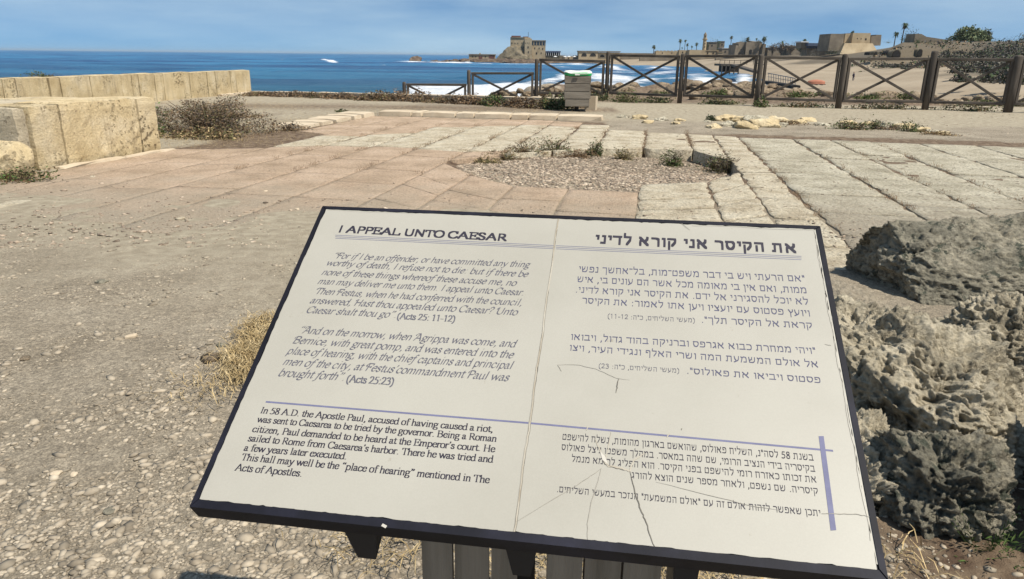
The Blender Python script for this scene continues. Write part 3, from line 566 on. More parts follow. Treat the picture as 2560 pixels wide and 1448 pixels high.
# sea bed far out keeps the sheet closed to the sides
# ================================================================== FAR LAND
PX = [1380, 1440, 1600, 1725, 1791, 1885, 2000, 2100, 2250, 2400, 2560, 3000, 3800]
PR = [[(560, -4.5), (600, -4), (800, -4), (2500, -4)],
      [(515, -4.5), (545, -2.3), (700, -1), (2500, 1)],
      [(425, -4.5), (450, -3.2), (520, -.7), (560, .3), (2500, 4)],
      [(400, -4.5), (430, -3.3), (500, -.5), (540, 1), (2500, 8)],
      [(262, -4.5), (285, -3.3), (400, -1.5), (490, .4), (540, 2), (2500, 12)],
      [(135, -4.5), (150, -3.4), (230, -2.9), (400, -.5), (490, 2.5), (2500, 14)],
      [(85, -4.5), (110, -3.3), (200, -2.4), (300, -.5), (380, 2.5), (520, 4), (2500, 18)],
      [(65, -4.3), (90, -3.3), (200, -2.2), (280, -.2), (325, 3.2), (420, 5), (2500, 20)],
      [(56, -4.0), (100, -3.2), (150, -1.7), (193, .3), (203, .8), (204.5, 3.9), (215, 6.0), (300, 7), (2500, 12)],
      [(54, -3.8), (90, -2.9), (130, -1.3), (165, .4), (185, 1.6), (203, 2.6), (205, 4.4), (214, 6.4), (300, 7.5), (2500, 12)],
      [(52, -3.6), (80, -2.6), (110, -1.2), (130, .6), (160, 3.6), (195, 6.6), (300, 8), (2500, 12)],
      [(52, -3.6), (80, -2.2), (110, .2), (130, 2.6), (160, 5.6), (195, 8), (300, 9), (2500, 12)],
      [(50, -3.6), (80, -2.2), (110, .2), (130, 2.6), (160, 5.6), (195, 8), (300, 9), (2500, 12)]]
TT = np.array([ray(x, 150)[0] / ray(x, 150)[1] for x in PX])
def land_z(X, Y):
    T = np.asarray(X / Y, float); Y = np.asarray(Y, float)
    prof = np.stack([np.interp(Y, [a for a, _ in pr], [b for _, b in pr]) for pr in PR], -1)   # (..., k)
    k = np.clip(np.searchsorted(TT, T) - 1, 0, len(TT) - 2); w = np.clip((T - TT[k]) / (TT[k + 1] - TT[k]), 0, 1)
    z = np.take_along_axis(prof, k[..., None], -1)[..., 0] * (1 - w) + np.take_along_axis(prof, (k + 1)[..., None], -1)[..., 0] * w
    p = np.stack([X, Y, np.zeros_like(Y)], -1)
    return z + fbm(p * .06, 4, 71) * .22 + fbm(p * .5, 2, 77) * .06 * (Y < 300)
def land_sheet():
    rows = [52.0]
    while rows[-1] < 2400: rows.append(rows[-1] * 1.0085 + .05)
    rows = np.array(rows); tn = np.linspace(TT[0], TT[-1], 620)
    Yg, Tg = np.meshgrid(rows, tn, indexing='ij'); Xg = Yg * Tg; Z = land_z(Xg, Yg)
    V = np.stack([Xg, Yg, Z], -1).reshape(-1, 3); n, m_ = Xg.shape
    i = np.arange(n * m_).reshape(n, m_); Fq = np.stack([i[:-1, :-1], i[:-1, 1:], i[1:, 1:], i[1:, :-1]], -1).reshape(-1, 4)
    me = npmesh(V, Fq, 4); o = link('coastal_land', me, smooth=True); o['kind'] = 'structure'
    nzz = fbm(np.stack([Xg, Yg, Z], -1) * .05, 4, 81)
    scrub = sstep(Z + nzz * 1.6, -.6, 1.0)
    dk = sstep(Tg, TT[9] - .01, TT[10]) * sstep(Z + nzz * 1.5, -1.2, .6)
    at = me.color_attributes.new('zone', 'FLOAT_COLOR', 'POINT'); at.data.foreach_set('color', np.stack([dk, scrub, dk, np.ones_like(dk)], -1).astype(np.float32).ravel())
    zone_mix('sand', ((.06, .055, .045), (.13, .115, .09)), ((.085, .068, .045), (.17, .135, .09)))
    me.materials.append(M['sand'])
land_sheet()

# ================================================================== AIR
hz = MB().box((-75000, -40, -4.9), (60000, 75000, 26)); ho = hz.build('haze', None); ho['kind'] = 'stuff'
hm_ = bpy.data.materials.new('haze'); hm_.use_nodes = True; ht = hm_.node_tree; ht.nodes.clear(); o_ = N(ht, 'ShaderNodeOutputMaterial'); v_ = N(ht, 'ShaderNodeVolumePrincipled')
v_.inputs['Color'].default_value = (.72, .88, 1.0, 1); v_.inputs['Density'].default_value = .00007; v_.inputs['Anisotropy'].default_value = .2; ht.links.new(v_.outputs[0], o_.inputs['Volume']); ho.data.materials.append(hm_)
# ================================================================== ROCK BUILDER
_ico = {}
def ico(sub):
    if sub in _ico: return _ico[sub]
    import bmesh
    bm = bmesh.new(); bmesh.ops.create_icosphere(bm, subdivisions=sub, radius=1); bm.verts.ensure_lookup_table()
    V = np.array([v.co[:] for v in bm.verts]); Fc = np.array([[v.index for v in f.verts] for f in bm.faces]); bm.free(); _ico[sub] = (V, Fc); return _ico[sub]
def rockmesh(dim, sub=3, seed=0, amp=.25, boxy=.5, fine=0.0, fs=6, pits=0.0):
    V, Fc = ico(sub); r = np.random.default_rng(seed)
    P_ = V / (np.abs(V).max(1, keepdims=True) ** boxy)
    P_ = P_ * (1 + amp * fbm(V * 1.3 + seed * 7.1, 3, seed)[:, None])
    # cut a few flat planes
    for _ in range(5):
        n = r.normal(size=3); n /= np.linalg.norm(n); d = r.uniform(.72, .95); h = P_ @ n - d; P_ = P_ - np.where(h > 0, h, 0)[:, None] * n * .85
    P_ = P_ * np.array(dim)
    if fine:
        sz = max(dim); q = P_ / sz
        lay = q * np.array([1, 1, 1.9]) + .12 * fbm(q * 3, 2, seed + 2)[:, None]
        rid = sum((1 - np.abs(vnoise(lay * fs * 2 ** o + o * 3.1, seed + 5 + o))) ** 2 * .55 ** o for o in range(5)) / 2.1
        P_ = P_ + V * ((.45 - rid) * fine * -1.5 + fbm(q * fs * .6, 3, seed + 40) * fine * .8)[:, None]
        if pits:
            for sc_, am_ in ((2.6, 1.0), (5.2, .6)):
                w = vnoise(q * fs * sc_, seed + 9); P_ = P_ - V * (pits * am_ * sstep(w, .18, .5))[:, None]
    return P_, Fc
def rock(name, loc, dim, rz=0, sub=2, seed=0, mat='rockb', sink=.25, smooth=True, rx=0, parent=None, **k):
    V, Fc = rockmesh(dim, sub, seed, **k); me = npmesh(V, Fc, 3); o = link(name, me, mat, parent, smooth)
    o.location = (loc[0], loc[1], loc[2] + dim[2] * (1 - 2 * sink)); o.rotation_euler = (rx, 0, rz); return o

# hero boulders, right foreground
def hero(label, loc, dim, rz, seed, mat, sub=7, **k):
    o = rock('boulder', loc, dim, rz, sub, seed, mat, sink=.5, smooth=False, **k)
    tag(o, label, 'boulder', 'boulders heaped beside the information sign'); return o
HB = dict(amp=.22, boxy=.65)
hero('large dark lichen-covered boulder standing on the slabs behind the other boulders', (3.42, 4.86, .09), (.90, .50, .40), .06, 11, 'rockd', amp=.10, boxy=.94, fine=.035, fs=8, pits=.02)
hero('broad sunlit pitted boulder directly right of the sign panel', (1.72, 3.02, -.02), (.50, .74, .42), .45, 23, 'rock', sub=8, amp=.2, boxy=.5, fine=.055, fs=6.5, pits=.035)
hero('rough pitted boulder at the right edge between the dark boulder and the sunlit one', (2.62, 3.55, .0), (.48, .40, .34), -.2, 35, 'rock', amp=.2, boxy=.6, fine=.05, fs=7, pits=.035)
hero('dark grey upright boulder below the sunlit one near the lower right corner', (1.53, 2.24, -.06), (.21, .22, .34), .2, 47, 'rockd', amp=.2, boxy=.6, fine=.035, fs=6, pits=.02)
hero('shaded brown stone wedged under the sunlit boulder beside the sign edge', (1.25, 2.4, -.04), (.24, .28, .25), -.2, 59, 'rock', amp=.25, boxy=.5, fine=.04, fs=6, pits=.03)
hero('small brown stone wedged between the sunlit boulder and the right edge boulder', (2.0, 2.72, .05), (.15, .16, .16), .1, 67, 'rock', amp=.25, boxy=.5, fine=.02, fs=6, pits=.01)
hero('dark boulder half out of frame at the right edge, lowest of the heap, enlarged to shade the corner', (2.22, 1.86, .1), (.42, .62, .85), .1, 71, 'rockd', amp=.2, boxy=.6, fine=.035, fs=6, pits=.02)  # enlarged, largely out of view, to throw shade on the corner
hero('low flat stone on the slabs between the sign and the dark boulder', (2.05, 4.25, .0), (.36, .40, .09), .4, 83, 'white2', amp=.2, boxy=.5, fine=.02, fs=7, pits=.01)

# loose stones on the gravel
def loose(label, px, py, w, mat='rockb', h=.45, seed=1, sub=3, cat='stone'):
    p = G(px, py); s = w * p[1] / 1920 / 2 * 1.0
    o = rock('stone', (p[0], p[1], float(ground_z(p[0], p[1]))), (s, s * .8, s * h), seed * .7, sub, seed, mat, sink=.3, amp=.25, boxy=.4); tag(o, label, cat, 'loose stones on the ground'); return o
loose('pale half-buried stone beside the straw tuft left of the sign', 530, 905, 78, 'rockb', .32, 3, 4)
loose('small dark stone just above the pale half-buried stone', 555, 868, 30, 'rockd', .4, 5)
loose('white pebble on the pinkish slabs left of the sign top', 664, 478, 14, 'kerb', .6, 7)
loose('white pebble nearest to the top left corner of the sign', 744, 524, 13, 'kerb', .6, 8)
loose('white stone near the left edge on the gravel border', 74, 602, 18, 'white', .5, 9)
loose('pair-like pale stone in the middle of the gravel border', 450, 548, 26, 'white', .35, 10)
loose('pale flat stone on the left gravel, lower left of the grey one', 62, 900, 36, 'rockb', .3, 12)
loose('grey flat stone on the gravel below the pale slabs', 255, 712, 34, 'rockd', .35, 13)
loose('yellowish flat stone on the gravel above centre', 330, 846, 34, 'kerb', .4, 14)
loose('flat beige stone on the lower left gravel, left of a twin', 145, 1197, 32, 'kerb', .35, 15)
loose('flat beige stone on the lower left gravel, right of a twin', 187, 1198, 26, 'kerb', .35, 16)
loose('long dark flat stone on the lower gravel left of the sign corner', 275, 1283, 44, 'rockd', .3, 17)
loose('rusty grey pebble close to the bottom edge of the photo', 360, 1432, 28, 'pebble', .5, 18)
loose('small white stone at the base of the foreground wall', 232, 383 + 60, 14, 'white', .6, 19)

# rubble line at right, midground
rub = [(1770, 308, 20), (1785, 322, 30), (1812, 303, 40), (1822, 318, 34), (1850, 305, 36), (1862, 322, 44), (1893, 307, 46), (1905, 318, 50), (1935, 306, 36), (1950, 318, 30), (1990, 310, 30), (2020, 306, 26), (2055, 316, 24), (2225, 318, 36), (2260, 322, 34), (2300, 330, 30), (2330, 334, 26), (2355, 336, 22), (1560, 296, 22), (1600, 300, 26), (1655, 303, 24), (1700, 305, 22), (1620, 308, 18), (1690, 312, 20), (2120, 312, 26), (2170, 313, 26)]
ords = ['first', 'second', 'third', 'fourth', 'fifth', 'sixth', 'seventh', 'eighth', 'ninth', 'tenth', 'eleventh', 'twelfth', 'thirteenth', 'fourteenth', 'fifteenth', 'sixteenth', 'seventeenth', 'eighteenth', 'nineteenth', 'twentieth']
def ordn(i): return ords[i] if i < 20 else ['twenty-first', 'twenty-second', 'twenty-third', 'twenty-fourth', 'twenty-fifth', 'twenty-sixth', 'twenty-seventh', 'twenty-eighth', 'twenty-ninth', 'thirtieth', 'thirty-first', 'thirty-second', 'thirty-third', 'thirty-fourth', 'thirty-fifth', 'thirty-sixth', 'thirty-seventh', 'thirty-eighth', 'thirty-ninth', 'fortieth', 'forty-first', 'forty-second', 'forty-third', 'forty-fourth', 'forty-fifth', 'forty-sixth', 'forty-seventh', 'forty-eighth', 'forty-ninth', 'fiftieth', 'fifty-first', 'fifty-second', 'fifty-third', 'fifty-fourth', 'fifty-fifth'][i - 20]
for i, (x, y, w) in enumerate(sorted(rub)):
    p = G(x, y); s = w * p[1] / 1920 / 2
    o = rock('rubble_stone', (p[0], p[1], 0), (s * 1.5, s * 1.0, s * .55), random.uniform(-.5, .5), 4, 200 + i, 'wall' if i % 3 else 'white2', sink=.32, smooth=False, amp=.42, boxy=.6, fine=s * .12, fs=5)
    tag(o, f'weathered rubble stone behind the white slabs, {ordn(i)} from the left of its row', 'stone', 'row of rubble behind the white slabs')

# bank of rocks beyond the fence
BAY = [1172, 1342, 1521, 1706, 1898, 2104, 2330, 2540, 2800]
bay_names = ['second', 'third', 'fourth', 'fifth', 'sixth', 'seventh', 'eighth', 'ninth']
rr = np.random.default_rng(99); cand = []
for x, y, w in [(1240, 236, 18), (1255, 232, 26), (1280, 236, 22), (1300, 226, 16), (1322, 236, 24), (1352, 228, 26), (1372, 222, 26), (1365, 237, 24), (1392, 228, 22), (1400, 236, 20), (1492, 212, 24), (1488, 222, 22), (1500, 232, 26), (1513, 220, 22), (1535, 218, 26)]:
    cand.append((x, y, w))
for i in range(185):
    x = rr.uniform(1545, 2560); top = np.interp(x, [1545, 1640, 1760, 1860, 1900, 1960, 2020, 2100, 2250, 2400, 2560], [206, 214, 214, 220, 214, 208, 214, 226, 232, 236, 240]); y = rr.uniform(top, 250); cand.append((x, y, 12 + 30 * rr.uniform(0, 1) ** 1.8))
rocks_ = []
for i, (x, y, w) in enumerate(cand):
    if x < 1535: Yd = 30.5; X_ = float(D(x, y, Yd)[0]); s = w * Yd / 1920 / 2 * 1.25
    else:
        Yd = rr.uniform(27.6, 50) if i % 3 else rr.uniform(42, 52); X_ = float(D(x, 230, Yd)[0]); s = rr.uniform(.12, .42) * (1 + .35 * (Yd > 40))
    zg = float(ground_z(np.array([X_]), np.array([Yd]))[0]); rocks_.append((x, X_, Yd, zg, s, w, y))
rocks_.sort(); cnt = {}
for i, (x, X_, Yd, zg, s, w, y) in enumerate(rocks_):
    b = int(np.searchsorted(BAY, x)) - 1; cnt[b] = cnt.get(b, 0) + 1; h = s * .62
    V, Fc = rockmesh((s * 1.1, s * .95, h), 3, 500 + i, amp=.35, boxy=.45); o = link('bank_rock', npmesh(V, Fc, 3), 'rockb', None, False)
    zc = zg + h * .35 if x >= 1535 else max(zg + h * .3, float(D(x, y, Yd)[2]) - h * .1)
    o.location = (X_, Yd, zc); o.rotation_euler.z = rr.uniform(0, 3)
    tag(o, f'bank rock seen through the {bay_names[max(0, min(7, b))]} fence bay, {ordn(cnt[b] - 1)} from its left post', 'rock', 'rocks on the bank beyond the fence')

# ================================================================== LOOSE GRAVEL (stuff)
def pebbles(name, pts, siz, mat, seed, flat=(.5, .8)):
    V, Fc = ico(1); V = V[:]; n = len(pts); r = np.random.default_rng(seed)
    ang = r.uniform(0, 6.28, n); sx = siz * r.uniform(.7, 1.25, n); sy = siz * r.uniform(.5, .9, n); sz = siz * r.uniform(*flat, n) * .42
    base = V[None] * (1 + r.uniform(-.18, .18, (n, len(V), 1)))
    x = base[..., 0] * sx[:, None]; y = base[..., 1] * sy[:, None]; z = base[..., 2] * sz[:, None] + x * r.uniform(-.25, .25, n)[:, None]
    c, s_ = np.cos(ang)[:, None], np.sin(ang)[:, None]
    P_ = np.stack([x * c - y * s_ + pts[:, 0:1], x * s_ + y * c + pts[:, 1:2], z + pts[:, 2:3] + sz[:, None] * .12], -1).reshape(-1, 3)
    FF = (Fc[None] + (np.arange(n) * len(V))[:, None, None]).reshape(-1, 3)
    o = link(name, npmesh(P_, FF, 3), mat); o['kind'] = 'stuff'; return o
def sample_px(n, x0, x1, y0, y1, seed, dens=None):
    r = np.random.default_rng(seed); X = r.uniform(x0, x1, n); Y = r.uniform(y0, y1, n)
    v = np.stack([(X - CX) / F, (CY - Y) / F, -np.ones(n)], -1)
    x_ = cr * v[:, 0] - sr * v[:, 1]; y_ = sr * v[:, 0] + cr * v[:, 1]; d = np.stack([x_, y_ * SPI + CPI, y_ * CPI - SPI], -1)
    t = -CAM[2] / d[:, 2]; P_ = CAM + d * t[:, None]; return P_
A_ = sample_px(52000, -500, 1500, 560, 1750, 1)
A2 = sample_px(5000, 1300, 2700, 1000, 1750, 2); A_ = np.concatenate([A_, A2])
q = A_ @ np.array([E1[0], E1[1], 0]); pz = A_ @ np.array([E2[0], E2[1], 0])
clump = fbm(A_ * 2.5, 3, 91)
keep = (rng.uniform(0, 1, len(A_)) < np.clip(1 - (q - 5.0) / 1.6, .02, 1) * np.clip(.42 + 1.1 * clump, .08, 1))
A_ = A_[keep]; A_[:, 2] = ground_z(A_[:, 0], A_[:, 1])
siz = np.clip(rng.lognormal(-4.9, .55, len(A_)), .003, .03) * (1 + .05 * np.clip(A_[:, 1] - 2.5, 0, 4))
pebbles('loose_gravel', A_, siz, 'pebble', 3)
B_ = sample_px(16000, -300, 2700, 235, 620, 4); q = B_ @ np.array([E1[0], E1[1], 0]); pz = B_ @ np.array([E2[0], E2[1], 0])
onslab = (q > 5.3) & (q < 18) & (pz > -7.6) & ~((pz > -1) & (q > 15.6))
keep = np.where(onslab, rng.uniform(0, 1, len(B_)) < np.clip(.75 - (q - 5.3) * .3, .03, .75), rng.uniform(0, 1, len(B_)) < .8) & (B_[:, 1] < 25) & ~inpoly(pz, q, PIT)
B_ = B_[keep]; on = onslab[keep]; B_[:, 2] = np.where(on, .002, ground_z(B_[:, 0], B_[:, 1]))
pebbles('scattered_pebbles', B_, np.clip(rng.lognormal(-4.35, .45, len(B_)), .005, .04), 'pebblew', 5)
n = 14000; Pq = np.stack([rng.uniform(-2.8, 1.3, n), rng.uniform(8.3, 12.9, n)], -1); ok = inpoly(Pq[:, 0], Pq[:, 1], PIT); Pq = Pq[ok]
Pq = Pq[rng.uniform(0, 1, len(Pq)) < 1 - .6 * sstep(Pq[:, 1], 10.8, 12.4)]
Pt = Pq[:, :1] * E2[None] + Pq[:, 1:] * E1[None]; Pt = np.concatenate([Pt, ground_z(Pt[:, 0], Pt[:, 1])[:, None]], 1)
pebbles('pit_gravel', Pt, np.clip(rng.lognormal(-3.72, .3, len(Pt)), .012, .05), 'pebblew', 6)

# ================================================================== PLANTS
def leaves(pts, size, seed, aspect=.5, up=.4):
    r = np.random.default_rng(seed); n = len(pts); a = r.normal(size=(n, 3)); a[:, 2] = np.abs(a[:, 2]) * up + a[:, 2] * (1 - up); a /= np.linalg.norm(a, axis=1, keepdims=True)
    b = np.cross(a, r.normal(size=(n, 3))); b /= np.linalg.norm(b, axis=1, keepdims=True); s = size * r.uniform(.5, 1.4, n)[:, None]
    V = np.stack([pts - a * s, pts + b * s * aspect, pts + a * s, pts - b * s * aspect], 1).reshape(-1, 3); return V, np.arange(n * 4).reshape(n, 4)
def cloud(n, dim, seed, lump=.35, low=0.0):
    r = np.random.default_rng(seed); d = r.normal(size=(n * 2, 3)); d[:, 2] = np.abs(d[:, 2]) if low == 0 else d[:, 2]; d /= np.linalg.norm(d, axis=1, keepdims=True)
    rad = r.uniform(0, 1, n * 2) ** .45; sh = 1 + lump * fbm(d * 2.2 + seed, 3, seed) * 1.6
    P_ = d * (rad * sh)[:, None]; k = fbm(P_ * 3.5 + seed, 2, seed + 3) > -.25; P_ = P_[k][:n] * np.array(dim); return P_
def shrub(name, loc, dim, n, size, mats, seed, label, cat='shrub', group=None, twigs=24, aspect=.5, lump=.35):
    o = empty(name, loc, label=label, cat=cat, group=group)
    P_ = cloud(n, dim, seed, lump); lo = np.random.default_rng(seed).uniform(0, 1, len(P_)); edges = np.linspace(0, 1, len(mats) + 1)
    for i, m in enumerate(mats):
        s = P_[(lo >= edges[i]) & (lo < edges[i + 1])]
        if len(s): V, Fq = leaves(s, size, seed + i, aspect); link('foliage', npmesh(V, Fq, 4), m, o)
    mb = MB(); r = random.Random(seed)
    for _ in range(twigs):
        a = r.uniform(0, 6.28); t = Vector((math.cos(a) * dim[0] * r.uniform(.2, .95), math.sin(a) * dim[1] * r.uniform(.2, .95), dim[2] * r.uniform(.4, 1.05)))
        mb.tube([(t.x * .1, t.y * .1, -.03), t * .55 + Vector((0, 0, .04)), t], [.012 * dim[2] / .4, .007 * dim[2] / .4, .002], 4, False)
    mb.build('stems', 'twig', o); return o
# big dry bush behind the foreground wall
b1 = D(490, 318, 13.4)
shrub('dry_bush', (-5.9, 14.4, -.02), (1.0, .85, .66), 20000, .019, ['drygrey', 'dry', 'drygrey', 'olive', 'dry'], 5, 'large dry grey-brown bush behind the end of the foreground wall', 'bush', twigs=70, aspect=.4)
shrub('green_bush', (-6.75, 13.6, -.02), (.42, .4, .55), 1500, .03, ['green', 'olive'], 6, 'small green bush between the foreground wall and the large dry bush', 'bush')
shrub('dry_bush', (-5.7, 13.5, -.02), (.8, .35, .2), 1500, .028, ['dry', 'straw', 'olive'], 8, 'low straw-coloured plants at the foot of the large dry bush', 'bush')
for i, (px, py, Y, w, h, lab) in enumerate([(300, 236, 17.5, 1.6, .36, 'brown dry bush in front of the long wall, above the foreground wall'), (50, 190, 24, .7, .35, 'olive shrub showing above the long wall at the far left'), (715, 322, 15.2, .5, .2, 'flat reddish-brown dry bush at the left end of the kerb'), (620, 290, 15.5, .5, .1, 'thin dry tuft on the gravel between the large dry bush and the kerb'), (855, 277, 20.2, .25, .1, 'tiny green tuft behind the left kerb')]):
    if i == 1: loc = (float(D(px, py, Y)[0]), Y + 1.2, .45)
    else: g_ = G(px, py + 4); loc = (g_[0], g_[1], -.02)
    if i == 0: loc = (-9.9, 18.2, 0)
    shrub('dry_bush' if i != 1 else 'shrub', loc, (w, w * .6, h), 1500 if w > .6 else 300, .03, [['dry', 'drygrey'], ['olive', 'greend'], ['dry', 'drygrey'], ['dry', 'straw'], ['greend', 'olive']][i], 40 + i, lab, 'bush')
# shrubs along the retaining wall
hx = [655, 700, 745, 800, 850, 900, 950, 1000, 1050, 1100, 1150, 1195, 1240, 1285, 1325, 1362, 1392]
for i, x in enumerate(hx):
    t = (x - 640) / 845; Y = 28.1 + (22.0 - 28.1) * t - .35; p = D(x, 250, Y); grn = x in (1240, 1392); big = .07 + .19 * t ** .8 + (.08 if x in (950, 1000, 1050) else 0) + (.12 if x == 1392 else 0)
    shrub('green_shrub' if grn else 'dry_shrub', (float(p[0]), Y - .15, -.02), (.62 if not grn else .42, .55, big + .05), 2600, .034, ['greend', 'green', 'olive'] if grn else ['dry', 'drygrey', 'dry', 'olive'][: 4 if i % 3 == 0 else 3], 60 + i,
          ('dark green shrub touching the left side of the wooden bin' if x == 1392 else 'bluish green shrub among the dry ones along the retaining wall') if grn else f'dry brown shrub at the foot of the retaining wall, {ordn(i)} from its left end', 'shrub', None if grn else 'shrubs along the retaining wall', 20, lump=.45)
# green plants along and beyond the fence
gp = [(1560, 243, 25.9, .62, .36, 'green', 'bushy green plant at the foot of the fence just right of the bin'), (1500, 242, 26.5, .3, .3, 'greend', 'small dark plant behind the right side of the bin'), (1640, 250, 26, .6, .2, 'greend', 'low green plants under the fourth fence bay'), (1800, 255, 25.2, .8, .2, 'greend', 'low green plants under the fifth fence bay'), (1795, 232, 28, .55, .22, 'green', 'bright green plants on the rocks behind the fifth fence bay'), (1905, 262, 24, .22, .26, 'green', 'small green weed at the foot of the fence post right of the fifth bay'), (2000, 235, 27.5, .6, .22, 'green', 'bright green plants on the rocks behind the sixth fence bay'), (2000, 262, 24.1, 1.1, .16, 'olive', 'low dry weeds under the sixth fence bay'), (2170, 240, 27, .9, .22, 'green', 'green plants on the rocks behind the left of the seventh bay'), (2262, 240, 27, .4, .3, 'green', 'green clump on the rocks behind the right of the seventh bay'), (2210, 264, 23.8, 1.2, .17, 'olive', 'low dry weeds under the seventh fence bay'), (2430, 266, 23.4, 1.3, .22, 'olive', 'low weeds under the eighth fence bay'), (2460, 246, 26, .7, .26, 'green', 'green plants on the rocks behind the eighth fence bay'), (1660, 232, 28, .4, .16, 'green', 'small green plants on the rocks behind the fourth bay'), (2540, 244, 26, .5, .3, 'greend', 'dark green plants behind the last fence post at the right edge')]
for i, (x, y, Y, w, h, m, lab) in enumerate(gp):
    p = D(x, y, Y); shrub('weeds' if m == 'olive' else 'green_plant', (float(p[0]), Y, float(ground_z(p[0], Y)) if Y < 27 else zat(x, y + 4, Y) - .05), (w, .35, h), 900 if w > .5 else 420, .032, [m, 'olive'] if m != 'olive' else ['olive', 'dry', 'greend'], 100 + i, lab, 'plant', None, 10)
for i, (x, y, w, h, ml, lab) in enumerate([(2105, 316, .34, .22, ['olive', 'green'], 'green shrub in the rubble row, left of the darker pair'), (2145, 318, .40, .26, ['olive', 'green', 'dry'], 'green and brown shrub in the middle of the rubble row'), (2185, 316, .3, .26, ['green', 'olive'], 'darkest green shrub in the rubble row'), (2272, 322, .34, .26, ['olive', 'green'], 'olive shrub near the right end of the rubble row'), (1776, 296, .12, .16, ['greend'], 'tiny dark weed at the left end of the rubble row'), (1965, 305, .5, .12, ['dry'], 'dry reddish grass in the middle of the rubble row'), (2225, 318, .3, .14, ['dry', 'drygrey'], 'dry brown tuft between the green shrubs of the rubble row'), (2350, 330, .4, .1, ['straw', 'dry'], 'straw tuft at the right end of the rubble row')]):
    p = G(x, y + 8); shrub('rubble_shrub', (p[0], p[1], -.02), (w, w * .6, h), 700, .02, ml, 130 + i, lab, 'shrub', None, 16)
# weeds round the pit
for i, (x, y, w, h, ml, lab) in enumerate([(1210, 400, .3, .10, ['olive', 'straw'], 'straw-coloured weeds at the left end of the pit'), (1260, 392, .3, .13, ['olive', 'dry'], 'low weeds along the back of the pit, left of the tall clump'), (1310, 385, .32, .16, ['olive', 'dry'], 'olive weeds at the back of the pit, left part'), (1385, 380, .36, .2, ['olive', 'green', 'dry'], 'tall olive weed clump at the back left of the pit'), (1485, 380, .16, .22, ['green', 'olive'], 'small green weed at the middle of the pit back edge'), (1560, 384, .2, .16, ['olive', 'straw'], 'straw tuft right of the middle of the pit back edge'), (1680, 398, .22, .22, ['green', 'olive'], 'green weed against the shaded pit edge'), (1790, 410, .26, .26, ['green', 'olive', 'dry'], 'bushy green weed at the right end of the pit'), (1820, 415, .24, .24, ['olive', 'drygrey'], 'grey-brown weed in the right corner of the pit'), (1440, 388, .3, .1, ['dry'], 'reddish dry weeds along the back of the pit')]):
    g_ = G(x, y + (14 if x < 1600 else 10), -.13); shrub('pit_weed', (g_[0], g_[1], float(ground_z(g_[0], g_[1])) - .02), (w * 1.15, w * .5, h + .03), 1000, .02, ml, 150 + i, lab, 'weed', None, 22, .3)
shrub('weed', tuple(G(55, 452)), (.38, .3, .16), 700, .02, ['olive', 'dry', 'green'], 170, 'scrubby weeds at the foot of the grey wall end', 'weed')
o = rock('stone', tuple(G(22, 440)), (.34, .3, .26), .3, 4, 172, 'wall', sink=.2, amp=.25, boxy=.5); tag(o, 'round yellowish boulder at the left edge in front of the wall end', 'stone')

# straw tufts beside and under the sign
def straw(name, spots, n, L, seed, label, mat='straw', spread=1.0, h=.5):
    r = np.random.default_rng(seed); c = np.array(spots, float); k = r.integers(0, len(c), n); base = c[k, :2] + r.normal(size=(n, 2)) * c[k, 2:3]
    z = ground_z(base[:, 0], base[:, 1]); a = r.uniform(0, 6.28, n); el = r.uniform(.0, h, n); l = L * r.uniform(.4, 1.2, n); w = .0016
    d = np.stack([np.cos(a) * np.cos(el), np.sin(a) * np.cos(el), np.sin(el)], -1); s = np.stack([-np.sin(a), np.cos(a), np.zeros(n)], -1) * w
    p0 = np.stack([base[:, 0], base[:, 1], z + r.uniform(0, .05, n)], -1); p1 = p0 + d * l[:, None] * .5 + np.array([0, 0, .01]); p2 = p0 + d * l[:, None]; p2[:, 2] -= l * .15
    p2[:, 2] = np.maximum(p2[:, 2], z + .002)
    V = np.stack([p0 - s, p0 + s, p1 + s, p1 - s, p2 + s * .4, p2 - s * .4], 1).reshape(-1, 3); i = np.arange(n)[:, None] * 6
    Fq = np.concatenate([i + np.array([[0, 1, 2, 3]]), i + np.array([[3, 2, 4, 5]])]); o = link(name, npmesh(V, Fq, 4), mat); tag(o, kind='stuff'); return o
g1 = [G(x, y) for x, y in [(640, 880), (630, 860), (640, 830), (600, 900), (625, 900), (650, 860), (620, 930), (600, 935), (620, 960), (660, 810), (680, 840), (600, 905)]]
straw('dry_grass', [(g_[0], g_[1], .045) for g_ in g1], 3000, .08, 11, '')
g1 = [G(x, y) for x, y in [(560, 1000), (600, 980), (540, 960), (1000, 1360), (1350, 1400), (1340, 1420), (1660, 1430), (1700, 1440), (1640, 1410), (1380, 1380), (960, 1340), (1750, 1440)]]
straw('dry_grass_under_sign', [(g_[0], g_[1], .10) for g_ in g1], 1100, .08, 12, '')
straw('dry_grass_by_boulders', [(*G(x, y)[:2], .07) for x, y in [(2250, 1400), (2280, 1440), (2210, 1440), (2230, 1420)]], 60, .09, 13, '', h=1.1)
straw('dry_stems_on_ground', [(x, y, .9) for x, y in [(-5, 13), (-6, 12.6), (-6.5, 16), (-8, 19), (-4.5, 17.2), (-5.2, 15.6), (-7, 21), (-7.5, 15), (-9, 22), (-3, 20.6), (0, 20.3)]], 9000, .12, 14, '', mat='straw')
# joint weeds between slabs
jw = []; r_ = random.Random(5)
for p in cols_p[3:16]:
    for _ in range(26):
        q = r_.uniform(9.0, 16.3) if p < 1.6 else r_.uniform(6.8, 15)
        if not bool(inpoly(np.array([p]), np.array([q]), PIT)[0]): jw.append((*pq(p + r_.uniform(-.02, .02), q)[:2], .035))
straw('joint_grass', jw, 6500, .045, 15, '', mat='dry', h=1.2)
